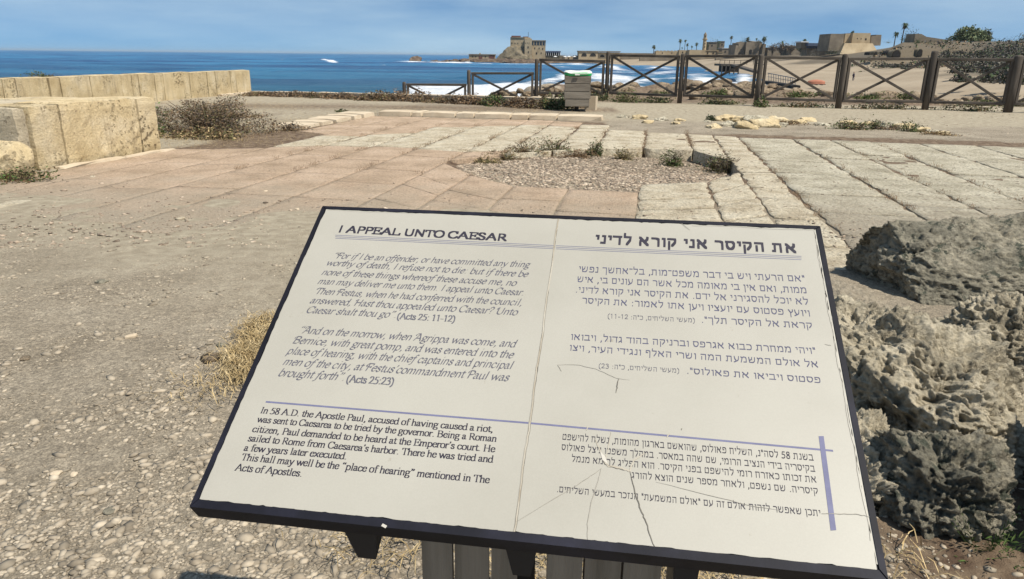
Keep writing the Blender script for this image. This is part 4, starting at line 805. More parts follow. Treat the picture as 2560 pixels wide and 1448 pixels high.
# green fern-like plant, lower right corner
fp = empty('green_weed', tuple(D(2450, 1400, 2.0)), label='bright green ferny weed in the shade at the lower right corner', cat='weed')
r_ = random.Random(3)
for k in range(34):
    mb = MB(); a = r_.uniform(0, 6.28); L = r_.uniform(.12, .26); el = r_.uniform(.35, 1.2); tip = Vector((math.cos(a) * math.cos(el), math.sin(a) * math.cos(el), math.sin(el))) * L
    for s_ in range(1, 9):
        c = tip * s_ / 9; w = .03 * (1 - s_ / 10); sd2 = Vector((-math.sin(a), math.cos(a), .25))
        for sg in (-1, 1):
            e = c + sd2 * sg * w + tip * .1; mb.add([c, c + tip * .03 + sd2 * sg * w * .5 + Vector((0, 0, .003)), e, c + tip * .07 + sd2 * sg * w * .3], [(0, 1, 2, 3)])
    mb.build('frond', 'green', fp)
# ================================================================== FENCE
fence = empty('wooden_fence', (0, 0, 0)); tag(fence, 'weathered wooden rail fence with crossed braces along the cliff edge', 'fence')
# post: px top, py top, depth, base z
posts = [(1010, 205, 28.9, -1.3), (1172, 175, 28.3, -.8), (1342, 147, 27.7, -.4), (1521, 129, 26.9, -.1), (1708, 134, 25.7, -.1), (1904, 136, 24.4, -.1), (2114, 135, 23.9, -.1), (2338, 127, 23.5, -.1), (2549, 138, 22.7, -.1), (2775, 140, 21.9, -.1)]
PT = []
for i, (px, py, Y, zb) in enumerate(posts):
    t = D(px, py, Y); PT.append(t); r = [.07, .07, .07, .072, .078, .085, .092, .10, .125, .12][i]
    mb = MB(); h = t[2]
    mb.tube([(0, 0, zb), (0.003, 0, (zb + h) / 2), (0, 0, h - .06), (0, 0, h - .015), (0, 0, h)], [r * 1.03, r, r * .97, r * .85, r * .45], 12)
    o = mb.build('post', 'wood', fence, True); o.location = (t[0], Y, 0)
rails = [(212, 213), (184, 184), (150, 154), (139, 142), (141, 141), (144, 147), (148, 148), (149, 150), (150, 150)]   # top rail centre pixel rows at both ends
for i in range(len(posts) - 1):
    a, b = PT[i], PT[i + 1]; Ya, Yb = posts[i][2], posts[i + 1][2]
    a2 = np.array([a[0], Ya]); b2 = np.array([b[0], Yb]); d = (b2 - a2); Lh = np.linalg.norm(d); d /= Lh; g = .13
    p0 = a2 + d * g; p1 = b2 - d * g
    z0 = zat(posts[i][0] + 12, rails[i][0] - .5, Ya); z1 = zat(posts[i + 1][0] - 12, rails[i][1] - .5, Yb)
    hgt = [1.12, 1.12, 1.15, 1.27, 1.27, 1.27, 1.27, 1.27, 1.27][i]
    def V3(p, z): return (p[0], p[1], z)
    n3 = Vector((-d[1], d[0], 0)) * -1
    MB().beam(V3(p0 - d * .03, z0), V3(p1 + d * .03, z1), .09, .085).build('top_rail', 'woodh', fence)
    MB().beam(V3(p0 - d * .02, z0 - hgt), V3(p1 + d * .02, z1 - hgt), .09, .085).build('bottom_rail', 'woodh', fence)
    for p, z in ((p0 + d * .02, z0), (p1 - d * .02, z1)):
        MB().beam(V3(p, z - hgt + .045), V3(p, z - .045), .085, .085).build('upright', 'wood', fence)
    q0 = p0 + d * .07; q1 = p1 - d * .07
    o1 = Vector((d[1], -d[0], 0)) * .022
    MB().beam(Vector(V3(q0, z0 - .05)) + o1, Vector(V3(q1, z1 - hgt + .05)) + o1, .04, .075).build('brace', 'woodh', fence)
    MB().beam(Vector(V3(q0, z0 - hgt + .05)) - o1, Vector(V3(q1, z1 - .05)) - o1, .04, .075).build('brace', 'woodh', fence)
    for p, s in ((p0, a2), (p1, b2)):
        for zz in (-.22, -hgt + .2):
            z = (z0 if p is p0 else z1) + zz
            MB().tube([V3(p, z), V3(s, z)], .012, 6).build('bolt', 'steel', fence)

# ================================================================== LITTER BIN
Yb = 21.1; c = D(1445, 250, Yb); bx, by = float(c[0]), Yb
bin_ = empty('litter_bin', (bx, by + .36, 0), R(-3)); tag(bin_, 'square wooden litter bin with a green-rimmed white lid in front of the fence', 'litter bin')
zb = zat(1445, 267, Yb); zt = zat(1445, 190, Yb); hh = (zt - zb) / 4
wd = .365
for k in range(4):
    z0 = zb + hh * k; g = .008; w = wd * (1.0 if k in (1, 3) else .965) * (1.0 if k else .95)
    for s, (a, b) in enumerate((((-w, -.36, z0 + g), (w - .03, -.33, z0 + hh - g)), ((-w, .33, z0 + g), (w - .03, .36, z0 + hh - g)), ((-w - .002, -.328, z0 + g), (-w + .028, .328, z0 + hh - g)), ((w - .03, -.358, z0 + g), (w, .358, z0 + hh - g)))):
        MB().box(a, b, .003).build('plank', 'greywood', bin_)
for sx in (-1, 1):
    for sy in (-1, 1): MB().beam((sx * .30, sy * .29, zb - (.02)), (sx * .30, sy * .29, zt), .06).build('corner_batten', 'wood', bin_)
MB().beam((0, 0, -.15), (0, 0, zb + .2), .12).build('pedestal', 'wood', bin_)
MB().box((-.30, -.30, zb + .01), (.30, .30, zb + .05)).build('floor_board', 'wood', bin_)
mb = MB(); n = 32
prof = [(.375, 0), (.385, .02), (.385, .075), (.37, .09)]
def sq(t, r, e=.35): c_, s_ = math.cos(t), math.sin(t); return (r * math.copysign(abs(c_) ** e, c_), r * .97 * math.copysign(abs(s_) ** e, s_))
V = []; 
for r, z in prof:
    for k in range(n): x, y = sq(2 * math.pi * k / n, r); V.append((x, y, zt + z + .006 * math.sin(k * 1.3)))
f = [(i * n + k, i * n + (k + 1) % n, (i + 1) * n + (k + 1) % n, (i + 1) * n + k) for i in range(3) for k in range(n)]
link('green_rim', raw(V, f), 'bingreen', bin_, True)
V = []; pr = [(.388, .07), (.395, .078), (.385, .09), (.34, .115), (.22, .13), (.10, .125)]
for j, (r, z) in enumerate(pr):
    for k in range(n):
        t = 2 * math.pi * k / n; x, y = sq(t, r, .4); V.append((x, y, zt + z + .02 * math.sin(t * 2 + 1.1) * (1 if j < 4 else .4) + .008 * math.sin(t * 5)))
V.append((0, 0, zt + .125)); f = [(i * n + k, i * n + (k + 1) % n, (i + 1) * n + (k + 1) % n, (i + 1) * n + k) for i in range(len(pr) - 1) for k in range(n)] + [((len(pr) - 1) * n + k, (len(pr) - 1) * n + (k + 1) % n, len(V) - 1) for k in range(n)]
link('white_lid', raw(V, f), 'binwhite', bin_, True)
MB().box((-.09, -.42, zt + .02), (.04, -.39, zt + .06), .004).build('lid_tab', 'binwhite', bin_)

# ================================================================== FAR BUILDINGS
def bbox(x0, x1, yt, yb, Y, dep, mat, name='wall', parent=None, jit=0, zbot=None, dx=0):
    a = D(x0, yb, Y); b = D(x1, yt, Y); z0 = a[2] if zbot is None else zbot
    xm = (a[0] + b[0]) / 2; w = abs(D((x0 + x1) / 2 + (x1 - x0) / 2, yt, Y)[0] - D((x0 + x1) / 2 - (x1 - x0) / 2, yt, Y)[0])
    xl = D(x0, yt, Y)[0]; mb = MB().box((xl, Y, z0), (xl + w, Y + dep, D((x0 + x1) / 2, yt, Y)[2]), jit); return mb.build(name, mat, parent)
def wins(lst, Y, parent, mat='dark', name='window', pro=.15):
    for (x0, x1, yt, yb) in lst: bbox(x0, x1, yt, yb, Y - pro, pro + .3, mat, name, parent)
def arch(x0, x1, yt, yb, Y, parent, mat='dark', name='arch_opening', pro=.2, dep=.5):
    a = D(x0, yb, Y); b = D(x1, yt, Y); w = b[0] - a[0]; h = b[2] - a[2]; r = w / 2; n = 8; hs = max(0.05, h - r * .9)
    pts = [(a[0], a[2]), (a[0] + w, a[2])] + [(a[0] + r + r * math.cos(math.pi * k / n), a[2] + hs + (h - hs) * math.sin(math.pi * k / n)) for k in range(n + 1)]
    V = [(x, Y - pro, z) for x, z in pts] + [(x, Y - pro + dep, z) for x, z in pts]; m = len(pts)
    return link(name, raw(V, [tuple(range(m)), tuple(range(2 * m - 1, m - 1, -1))] + [(i, i + m, (i + 1) % m + m, (i + 1) % m) for i in range(m)]), mat, parent)
YC = 545.0
cast = empty('citadel', (float(D(1310, 147, YC)[0]), YC, 0)); cast.location = (0, 0, 0)
tag(cast, 'tan stone citadel with glazed veranda on a rock mound at the end of the promontory', 'building')
bbox(1276, 1326, 93.5, 140, YC, 22, 'stonef', 'wall', cast)
bbox(1312, 1330, 96.5, 150, YC - 3, 24, 'stonef', 'tower_wall', cast)
bbox(1330, 1364, 114, 150, YC + 1, 20, 'stonef', 'wall', cast)
bbox(1327, 1364.5, 103, 114, YC + 2, 17, 'glassf', 'glazed_veranda', cast)
bbox(1326, 1365, 100.6, 103, YC + .5, 20, 'stonefd', 'roof', cast)
for x in (1327, 1334, 1341, 1348, 1355, 1362): bbox(x, x + 1.6, 103, 114, YC + .8, .8, 'stonef', 'pillar', cast)
bbox(1278.5, 1302, 89.5, 93.4, YC + 2, 9, 'redf', 'roof_structure', cast)
bbox(1308, 1320, 91.5, 93.4, YC + 2, 9, 'redf', 'roof_structure', cast)
bbox(1276, 1312, 93, 94.3, YC - .5, 1, 'stonefd', 'cornice', cast)
mb = MB(); a = D(1320.5, 96, YC + 5); mb.tube([a, (a[0], a[1], a[2] + 4.2)], .15, 5).build('flagpole', 'dark', cast)
wins([(1278.5, 1281, 106.5, 109.5), (1286.5, 1288.5, 107.5, 109.5), (1293.5, 1295.5, 107.5, 109.5), (1303, 1304.2, 106.5, 109), (1306.5, 1307.7, 106.5, 109), (1310, 1311.2, 106.5, 109)], YC, cast)
wins([(1314, 1315.2, 106.5, 109), (1318, 1319.2, 106.5, 109), (1322, 1323.2, 106.5, 109), (1319, 1321.5, 116, 121), (1320, 1322, 128, 133), (1319, 1323, 140, 147)], YC - 3, cast)
wins([(1336, 1338, 119, 123), (1347, 1349, 119, 123), (1356, 1358, 120, 124), (1340, 1343, 131, 136), (1352, 1354, 131, 135)], YC + 1, cast)
# rock mound below the citadel
V, Fc = ico(5); c = D(1290, 148, YC); hm = D(1290, 110, YC)[2] - c[2]; wx = 48 * YC / 1920
q_ = V / (np.abs(V).max(1, keepdims=True) ** .35)
Pm = q_ * np.array([1, .8, 1]); Pm[:, 2] = np.clip(Pm[:, 2], -.3, 1.0); prf = 1 - .42 * np.clip(Pm[:, 2], 0, 1)
Pm[:, 0] *= prf; Pm[:, 1] *= prf
Pm = Pm * np.array([wx * .98, 14, hm * 1.02]); Pm += V * (fbm(Pm * .16, 5, 12, .62) * 1.5)[:, None]; Pm[:, 0] += Pm[:, 2] * .12
mo = link('rock_mound', npmesh(Pm, Fc, 3), 'moundf', None, False); mo.location = (c[0] - .3, YC + 4, c[2]); tag(mo, 'craggy brown rock mound carrying the citadel', 'rock')
# promontory (breakwater) in front of and beside the citadel
def ridge(name, pts, mat, seed, wid=9, low=-4.6, amp=.5, n=240):
    xs_ = np.linspace(pts[0][0], pts[-1][0], n); tops = np.interp(xs_, [p[0] for p in pts], [p[1] for p in pts]); YY = np.interp(xs_, [p[0] for p in pts], [p[2] for p in pts])
    V = []; m = 9
    for x, y, Y in zip(xs_, tops, YY):
        t = D(x, y, Y); 
        for k in range(m):
            u = k / (m - 1) * 2 - 1; z = low + (t[2] - low) * (1 - abs(u) ** 2.2); V.append((t[0], Y + u * wid, z))
    V = np.array(V); nz = fbm(V * .35, 4, seed, .6); V[:, 2] += nz * amp * 1.4; V[:, 1] += fbm(V * .4 + 9, 3, seed) * amp * 2; V[:, 0] += fbm(V * .4 + 19, 3, seed) * amp
    f = np.array([(i * m + k, (i + 1) * m + k, (i + 1) * m + k + 1, i * m + k + 1) for i in range(n - 1) for k in range(m - 1)]); return link(name, npmesh(V, f, 4), mat)
o = ridge('promontory', [(1052, 154.5, 560), (1075, 152.5, 560), (1110, 152.5, 555), (1135, 148.5, 552), (1170, 147.5, 548), (1250, 146.5, 540), (1290, 148, 528), (1340, 148.5, 525), (1400, 151, 528), (1460, 154, 528), (1520, 157, 520), (1600, 161, 470)], 'rockf', 7); o['kind'] = 'structure'
o = ridge('promontory_core', [(1160, 148.5, 562), (1240, 147.5, 560), (1360, 147.5, 560), (1500, 149, 560), (1640, 150, 560)], 'moundf', 8, 22, -4.6, .25); o['kind'] = 'structure'
for i, (x, y, w) in enumerate([(1100, 154, 8), (1125, 151, 9), (1150, 149.5, 9), (1180, 151, 10), (1205, 152, 12), (1232, 151, 10), (1262, 153, 12), (1290, 155, 12), (1320, 154, 14), (1350, 155, 12), (1385, 156, 10), (1415, 158, 10), (1450, 159, 9), (1490, 160, 8)]):
    p = D(x, y, 524 if x > 1260 else 540); s = w * 530 / 1920 / 2
    o = rock('shore_rock', (p[0], p[1], p[2] - s * .3), (s, s * .7, s * .55), i, 3, 700 + i, 'rockf', sink=.5, smooth=False, amp=.4, boxy=.3); tag(o, f'dark wave-washed rock along the promontory shore, {ordn(i)} from its seaward tip', 'rock', 'rocks along the promontory')
V, Fc = rockmesh((14 * 560 / 1920, 6, 3.0), 4, 33, amp=.25, boxy=.6, fine=.35, fs=5); p = D(1040, 150, 560)
o = link('rock_islet', npmesh(V, Fc, 3), 'rockf', None, False); o.location = (p[0], 560, p[2] - .4); tag(o, 'dark blocky rock islet at the seaward tip of the promontory', 'rock')
# low building left of the citadel
lb = empty('harbour_building', (0, 0, 0)); tag(lb, 'low flat-roofed stone building on the promontory left of the citadel', 'building')
bbox(1172, 1238, 137, 150, 552, 10, 'stonef', 'wall', lb); bbox(1171.5, 1239, 135.6, 137, 551.5, 11, 'stonefd', 'roof', lb); bbox(1198, 1202, 133, 135.6, 554, 3, 'stonef', 'chimney', lb)
wins([(1197, 1206, 140, 148)], 552, lb, 'redf', 'door'); wins([(1222, 1236, 138.5, 147)], 552, lb, 'redf', 'shutter'); wins([(1180, 1183, 140, 143), (1188, 1191, 140, 143), (1212, 1215, 140, 143)], 552, lb)
# restaurant
rb = empty('restaurant', (0, 0, 0)); tag(rb, 'low restaurant pavilion with dark roof and white posts right of the citadel', 'building')
bbox(1355, 1402, 127.5, 131, 548, 14, 'bluef', 'roof', rb); bbox(1358, 1400, 131, 140, 556, 6, 'dark', 'back_wall', rb); bbox(1352, 1404, 138, 150, 549, 14, 'moundf', 'base', rb)
for x in range(1356, 1402, 5): bbox(x, x + .9, 131, 139, 548.2, .3, 'whitef', 'post', rb)
for i, (x, y) in enumerate([(1412, 141), (1422, 143), (1436, 142), (1388, 143)]):
    u = empty('parasol', tuple(D(x, 150, 546)), label=f'small white parasol on the shore between the pavilion and the arches, {ordn(i)} from the left' if i < 3 else 'small white parasol in front of the pavilion', cat='parasol', group='parasols by the pavilion')
    MB().tube([(0, 0, 0), (0, 0, 2.6)], .05, 5).build('pole', 'steel', u)
    mb = MB(); V = [(1.5 * math.cos(k * math.pi / 4), 1.5 * math.sin(k * math.pi / 4), 2.1) for k in range(8)] + [(0, 0, 2.8)]; mb.add(V, [(k, (k + 1) % 8, 8) for k in range(8)]); mb.build('canopy', 'whitef', u)
for i, (x0, x1, yt, yb, m) in enumerate([(1404, 1414, 139, 150, 'stonefd'), (1418, 1432, 141, 151, 'stonef'), (1434, 1447, 139, 151, 'stonefd')]):
    h = empty('small_building', (0, 0, 0)); tag(h, ['small dark kiosk just right of the pavilion', 'small tan building in the middle between pavilion and arches', 'small dark building touching the arched warehouse'][i], 'building'); bbox(x0, x1, yt, yb, 552, 6, m, 'wall', h); wins([(x0 + 3, x0 + 5, yt + 3, yt + 7)], 552, h)
# arched warehouse
ab = empty('arched_warehouse', (0, 0, 0)); tag(ab, 'long stone building with three large dark arches behind the fence', 'building')
bbox(1447, 1495, 129, 153, 545, 12, 'stonef', 'wall', ab); bbox(1495, 1550, 131, 153, 546, 12, 'stonef', 'wall', ab)
for a in ((1454, 1467, 133, 140.5), (1475, 1490, 133, 140.5)): arch(*a, 545, ab)
arch(1500, 1511, 137, 143, 546, ab)
bbox(1446, 1552, 127.6, 129.2, 544.5, 13, 'stonefd', 'parapet', ab); bbox(1550, 1640, 133, 153, 550, 8, 'stonefd', 'quay_wall', ab)
# town wall
tw = empty('town_wall', (0, 0, 0)); tag(tw, 'long crenellated town wall left of the minaret', 'wall')
bbox(1640, 1700, 128, 155, 540, 6, 'stonef', 'wall', tw); bbox(1698, 1726, 125.5, 155, 538, 6, 'stonef', 'wall', tw); bbox(1724, 1764, 125, 155, 530, 8, 'stonef', 'bastion', tw)
for x in range(1642, 1698, 9): bbox(x, x + 5, 126.5, 128, 540, 2, 'stonef', 'merlon', tw)
wins([(1655, 1657, 131, 135), (1679, 1681, 131, 135), (1706, 1708, 129, 133)], 538, tw)
for x0, x1, y0 in ((1560, 1700, 144), (1700, 1850, 145)):
    pass
sw = empty('sea_wall', (0, 0, 0)); tag(sw, 'low brown sea wall running above the beach under the town', 'wall')
bbox(1600, 1790, 144, 155, 505, 3, 'stonefd', 'wall', sw); bbox(1790, 1900, 146, 158, 470, 3, 'stonefd', 'wall', sw)
# minaret
p = D(1760, 127, 545); mn = empty('minaret', (p[0], 545, 0)); tag(mn, 'slender stone minaret with balcony and pointed cap rising over the town', 'minaret')
zz = lambda y: zat(1760, y, 545); u_ = 545 / 1920
MB().tube([(0, 0, zz(140)), (0, 0, zz(100))], [5.2 * u_, 4.3 * u_], 12).build('shaft', 'stonef', mn, False)
MB().tube([(0, 0, zz(100.5)), (0, 0, zz(99)), (0, 0, zz(97)), (0, 0, zz(96.8))], [4.3 * u_, 6.6 * u_, 6.6 * u_, 5 * u_], 12).build('balcony', 'stonef', mn)
MB().tube([(0, 0, zz(97)), (0, 0, zz(87.5))], [4 * u_, 3.8 * u_], 12).build('upper_shaft', 'stonef', mn)
MB().tube([(0, 0, zz(88)), (0, 0, zz(86)), (0, 0, zz(80.2))], [4.4 * u_, 3.6 * u_, .3 * u_], 12).build('cap', 'stonefd', mn)
for k, y in enumerate((90, 108, 116)): MB().box((-.3, -5.4 * u_, zz(y + 2.5)), (.3, -3.5 * u_, zz(y))).build('window', 'dark', mn)
# town buildings: (x0,x1,yt,yb,Y,dep,mat,label)
tb = [(1760, 1796, 127, 150, 535, 8, 'stonef', 'bright tan low building at the foot of the minaret', [(1768, 1771, 131, 135), (1782, 1785, 131, 135)]),
      (1773, 1793, 106, 130, 560, 8, 'stonefd', 'ruined square masonry block right of the minaret', [(1779, 1782, 112, 116)]),
      (1800, 1812, 104, 128, 570, 8, 'stonefd', 'dark narrow house behind the palms right of the minaret', [(1804, 1807, 110, 114)]),
      (1806, 1838, 121, 150, 540, 10, 'stonefd', 'grey flat-roofed house with white roof edge left of the large ruin', [(1812, 1815, 127, 132), (1824, 1827, 127, 132)]),
      (1795, 1808, 131, 150, 532, 5, 'stonef', 'small tan annex below the dark narrow house', []),
      (1920, 1966, 120, 150, 500, 10, 'stonefd', 'brown low house hidden behind bare trees', [(1930, 1934, 127, 132), (1950, 1953, 127, 132)]),
      (1968, 2022, 116, 150, 480, 10, 'stonefd', 'broken brown ruin left of the blue-roofed hall', [(1978, 1983, 122, 128), (2000, 2004, 122, 127)]),
      (2120, 2178, 86.5, 135, 335, 10, 'stonef', None, [])]
for (x0, x1, yt, yb, Y, dep, m, lab, w) in tb[:-1]:
    h = empty('town_building', (0, 0, 0)); tag(h, lab, 'building'); bbox(x0, x1, yt, yb, Y, dep, m, 'wall', h); bbox(x0 - .6, x1 + .6, yt - 1, yt, Y - .4, dep + .8, 'whitef' if 'white roof' in lab else m, 'roof_edge', h); wins(w, Y, h)
# large dark ruin: stepped blocks
rn = empty('ruin', (0, 0, 0)); tag(rn, 'large dark ruined vault complex with broken outline left of the bare trees', 'ruin')
for i, (x0, x1, yt) in enumerate([(1838, 1846, 113), (1845, 1856, 107), (1855, 1868, 105), (1867, 1884, 104.5), (1883, 1898, 103), (1897, 1908, 104.5), (1907, 1914, 110)]): bbox(x0, x1, yt, 152, 500 + (i % 3), 14, 'stonefd', 'masonry_block', rn, .5)
arch(1850, 1859, 122, 136, 500, rn); arch(1872, 1880, 124, 136, 500, rn)
bh = empty('blue_roofed_hall', (0, 0, 0)); tag(bh, 'long low hall with blue-grey roof left of the fort', 'building')
bbox(2020, 2078, 108, 115, 350, 10, 'bluef', 'roof', bh); bbox(2021, 2077, 115, 121, 351, 9, 'bluef', 'wall', bh); bbox(2003, 2022, 103.5, 106, 352, 8, 'whitef', 'white_roof', bh); bbox(2004, 2022, 106, 121, 353, 7, 'stonefd', 'annex_wall', bh); bbox(2018, 2078, 121, 140, 352, 7, 'stonefd', 'base', bh)
# fort
ft = empty('fort', (0, 0, 0)); tag(ft, 'massive sloping-based sandstone fort towering on the hill right of the blue-roofed hall', 'building')
def batter(x0, x1, yt, yb, Y, flare, dep, mat, name):
    a = D(x0, yt, Y); b = D(x1, yt, Y); z0 = D(x0, yb, Y)[2]; fl = flare * Y / 1920
    V = [(a[0] - fl, Y - fl, z0), (b[0] + fl, Y - fl, z0), (b[0] + fl, Y + dep, z0), (a[0] - fl, Y + dep, z0), (a[0], Y, a[2]), (b[0], Y, a[2]), (b[0], Y + dep, a[2]), (a[0], Y + dep, a[2])]
    return link(name, raw(V, [(0, 3, 2, 1), (4, 5, 6, 7), (0, 1, 5, 4), (1, 2, 6, 5), (2, 3, 7, 6), (3, 0, 4, 7)]), mat, ft)
batter(2077, 2110, 84.5, 128, 330, 2, 12, 'stonefd', 'tower'); batter(2114, 2132, 84, 112, 333, 1, 10, 'stonef', 'wall'); batter(2133, 2177, 82.5, 112, 331, 1, 10, 'stonef', 'wall'); batter(2112, 2182, 108, 136, 328, 14, 14, 'stonef', 'sloping_base')
batter(2179, 2192, 90, 114, 334, 1, 6, 'stonefd', 'broken_wall'); batter(2190, 2204, 87, 114, 335, 1, 6, 'stonefd', 'broken_wall')
wins([(2143, 2145, 95, 98), (2152, 2154, 96, 99), (2163, 2167, 96, 101)], 331, ft)
# ruin on the hill and hill arches
hr = empty('hill_ruin', (0, 0, 0)); tag(hr, 'broken earthen-coloured wall tapering down on top of the hill right of the palms', 'ruin')
a = [(2284, 108), (2289, 84.5), (2304, 85), (2316, 92), (2343, 96), (2370, 100), (2400, 103), (2400, 112), (2284, 112)]
V = [tuple(D(x, y, 216)) for x, y in a]; V2 = [(x, y + 5, z) for x, y, z in V]; m = len(a)
link('wall', raw(V + V2, [tuple(range(m - 1, -1, -1)), tuple(range(m, 2 * m))] + [(i, (i + 1) % m, (i + 1) % m + m, i + m) for i in range(m)]), 'stonefd', hr)
for i, (x0, x1, yt, yb) in enumerate([(2230, 2253, 126, 142), (2293, 2307, 124, 140), (2362, 2375, 127, 141), (2387, 2411, 127, 135.5), (2186, 2194, 130, 138)]):
    h = empty('vault_opening', (0, 0, 0)); tag(h, f'dark arched vault opening in the hillside, {["second", "third", "fourth", "fifth and widest, low", "first and smallest"][i]} from the left', 'arch', 'vault openings in the hillside'); Ya = 203.3
    arch(x0, x1, yt, yb, Ya, h, 'dark', 'opening', 0, 6)
    arch(x0 - 1.5, x1 + 1.5, yt - 1.8, yb, Ya + .15, h, 'moundf', 'stone_surround', 0, 2.5)

# ================================================================== TREES
def frond_crown(R_, n, seed, droop=.6, mat='greend', parent=None, z=0, seg=5):
    r = random.Random(seed); mb = MB()
    for k in range(n):
        a = r.uniform(0, 6.28); el = r.uniform(-.75, 1.1); L = R_ * r.uniform(.75, 1.1); pts = []
        for s in range(seg + 1):
            t = s / seg; rr_ = L * t * math.cos(el) * (1 - .15 * t); zz_ = L * t * math.sin(el) - droop * L * t * t; pts.append(Vector((math.cos(a) * rr_, math.sin(a) * rr_, zz_ + z)))
        sdv = Vector((-math.sin(a), math.cos(a), 0)); b = len(mb.v)
        for s, p in enumerate(pts): w = L * .11 * (1 - abs(s / seg - .55) * 1.2) + .01; mb.v += [tuple(p - sdv * w - Vector((0, 0, w * .6))), tuple(p), tuple(p + sdv * w - Vector((0, 0, w * .6)))]
        for s in range(seg): q = b + s * 3; mb.f += [(q, q + 1, q + 4, q + 3), (q + 1, q + 2, q + 5, q + 4)]
    return mb.build('crown', mat, parent)
def palm(x, ytop, ybot, Y, wpx, label, seed, skirt=True):
    b = D(x, ybot, Y); t = D(x, ytop, Y); Rr = wpx * Y / 1920 / 2; zt_ = t[2] - Rr * .55; o = empty('palm_tree', (b[0], Y, b[2]), label=label, cat='palm tree'); h = zt_ - b[2]; ln = random.Random(seed).uniform(-.04, .04) * h
    MB().tube([(0, 0, -1), (ln * .3, 0, h * .5), (ln, 0, h)], [Rr * .15, Rr * .11, Rr * .12], 7).build('trunk', 'trunk', o)
    c = frond_crown(Rr, 34, seed, .55, 'greend', o, h); c.location.x = ln
    if skirt:
        mb = MB(); mb.tube([(ln, 0, h - Rr * .9), (ln, 0, h - Rr * .4), (ln, 0, h)], [Rr * .2, Rr * .36, Rr * .25], 7); mb.build('dead_frond_skirt', 'trunk', o)
for i, a in enumerate([(1634, 111, 132, 540, 15, 'lone palm standing left of the town wall'), (1699, 96, 130, 555, 14, 'tall palm above the town wall, left of a pair'), (1710.5, 98, 131, 548, 10, 'palm above the town wall, right of a pair'), (1718, 107, 128, 545, 11, 'shorter bushy palm just right of the pair of palms'), (1705, 117, 127, 542, 6, 'smallest palm below the pair above the town wall'), (1741, 105, 128, 552, 13, 'broad palm above the bastion of the town wall'), (1729, 113, 128, 545, 8, 'small palm left of the broad palm above the bastion'), (1826, 88, 122, 545, 13, 'slender isolated palm right of the minaret'), (1798, 101, 122, 556, 12, 'palm beside the dark narrow house right of the minaret'), (1869, 90, 108, 505, 17, 'palm rising over the left half of the large dark ruin'), (1891, 94, 106, 506, 9, 'small palm rising over the middle of the large dark ruin'), (1910, 88, 108, 498, 19, 'palm rising over the right end of the large dark ruin'), (1956, 101, 112, 500, 14, 'palm above the bare trees'), (2011, 95, 106, 360, 15, 'low palm behind the white roof')]): palm(*a, 300 + i)
palm(2254, 54, 106, 260, 24, 'tallest palm on the hill right of the fort', 330); palm(2236, 77, 108, 250, 19, 'shaggy shorter palm left of the tallest palm', 331)
palm(2132, 75, 88, 345, 15, 'palm crown peeping over the fort', 332)
def leaftree(name, x, ytop, ybot, Y, wpx, label, mats, seed, n=1600, trunk=True, lsz=None, cat='tree', flat=1.0, lump=.5):
    b = D(x, ybot, Y); t = D(x, ytop, Y); H = t[2] - b[2]; Wd = wpx * Y / 1920 / 2; o = empty(name, (b[0], Y, b[2]), label=label, cat=cat)
    base = .3 if trunk else 0.0; ch = H * (1 - base) / (2 if trunk else 1)
    P_ = cloud(n, (Wd, Wd * .8, ch), seed, lump, low=1 if trunk else 0); P_[:, 2] += H * base + (ch if trunk else 0)
    s = lsz or H * .045; lo = np.random.default_rng(seed).uniform(0, 1, len(P_)); ed = np.linspace(0, 1, len(mats) + 1)
    for i, m in enumerate(mats):
        k = (lo >= ed[i]) & (lo < ed[i + 1]); V, Fq = leaves(P_[k], s, seed + i, .7); link('crown', npmesh(V, Fq, 4), m, o)
    if trunk:
        mb = MB(); mb.tube([(0, 0, -1), (0, 0, H * .3), (Wd * .1, 0, H * .7)], [H * .05, H * .04, H * .01], 6)
        for k in range(5): a = k * 1.3 + seed; mb.tube([(0, 0, H * .28), (Wd * .6 * math.cos(a), Wd * .5 * math.sin(a), H * .72)], [H * .025, H * .006], 5)
        mb.build('trunk', 'trunk', o)
    return o
leaftree('broad_tree', 2416, 61, 103, 225, 70, 'large rounded pale green tree on the hill crest at right', ['palegreen', 'olive', 'palegreen'], 401, 6000, False, .24, lump=.3)
leaftree('broad_tree', 2456, 80, 104, 228, 46, 'lower right-hand tree merging with the large rounded tree', ['palegreen', 'olive'], 402, 3000, False, .24, lump=.3)
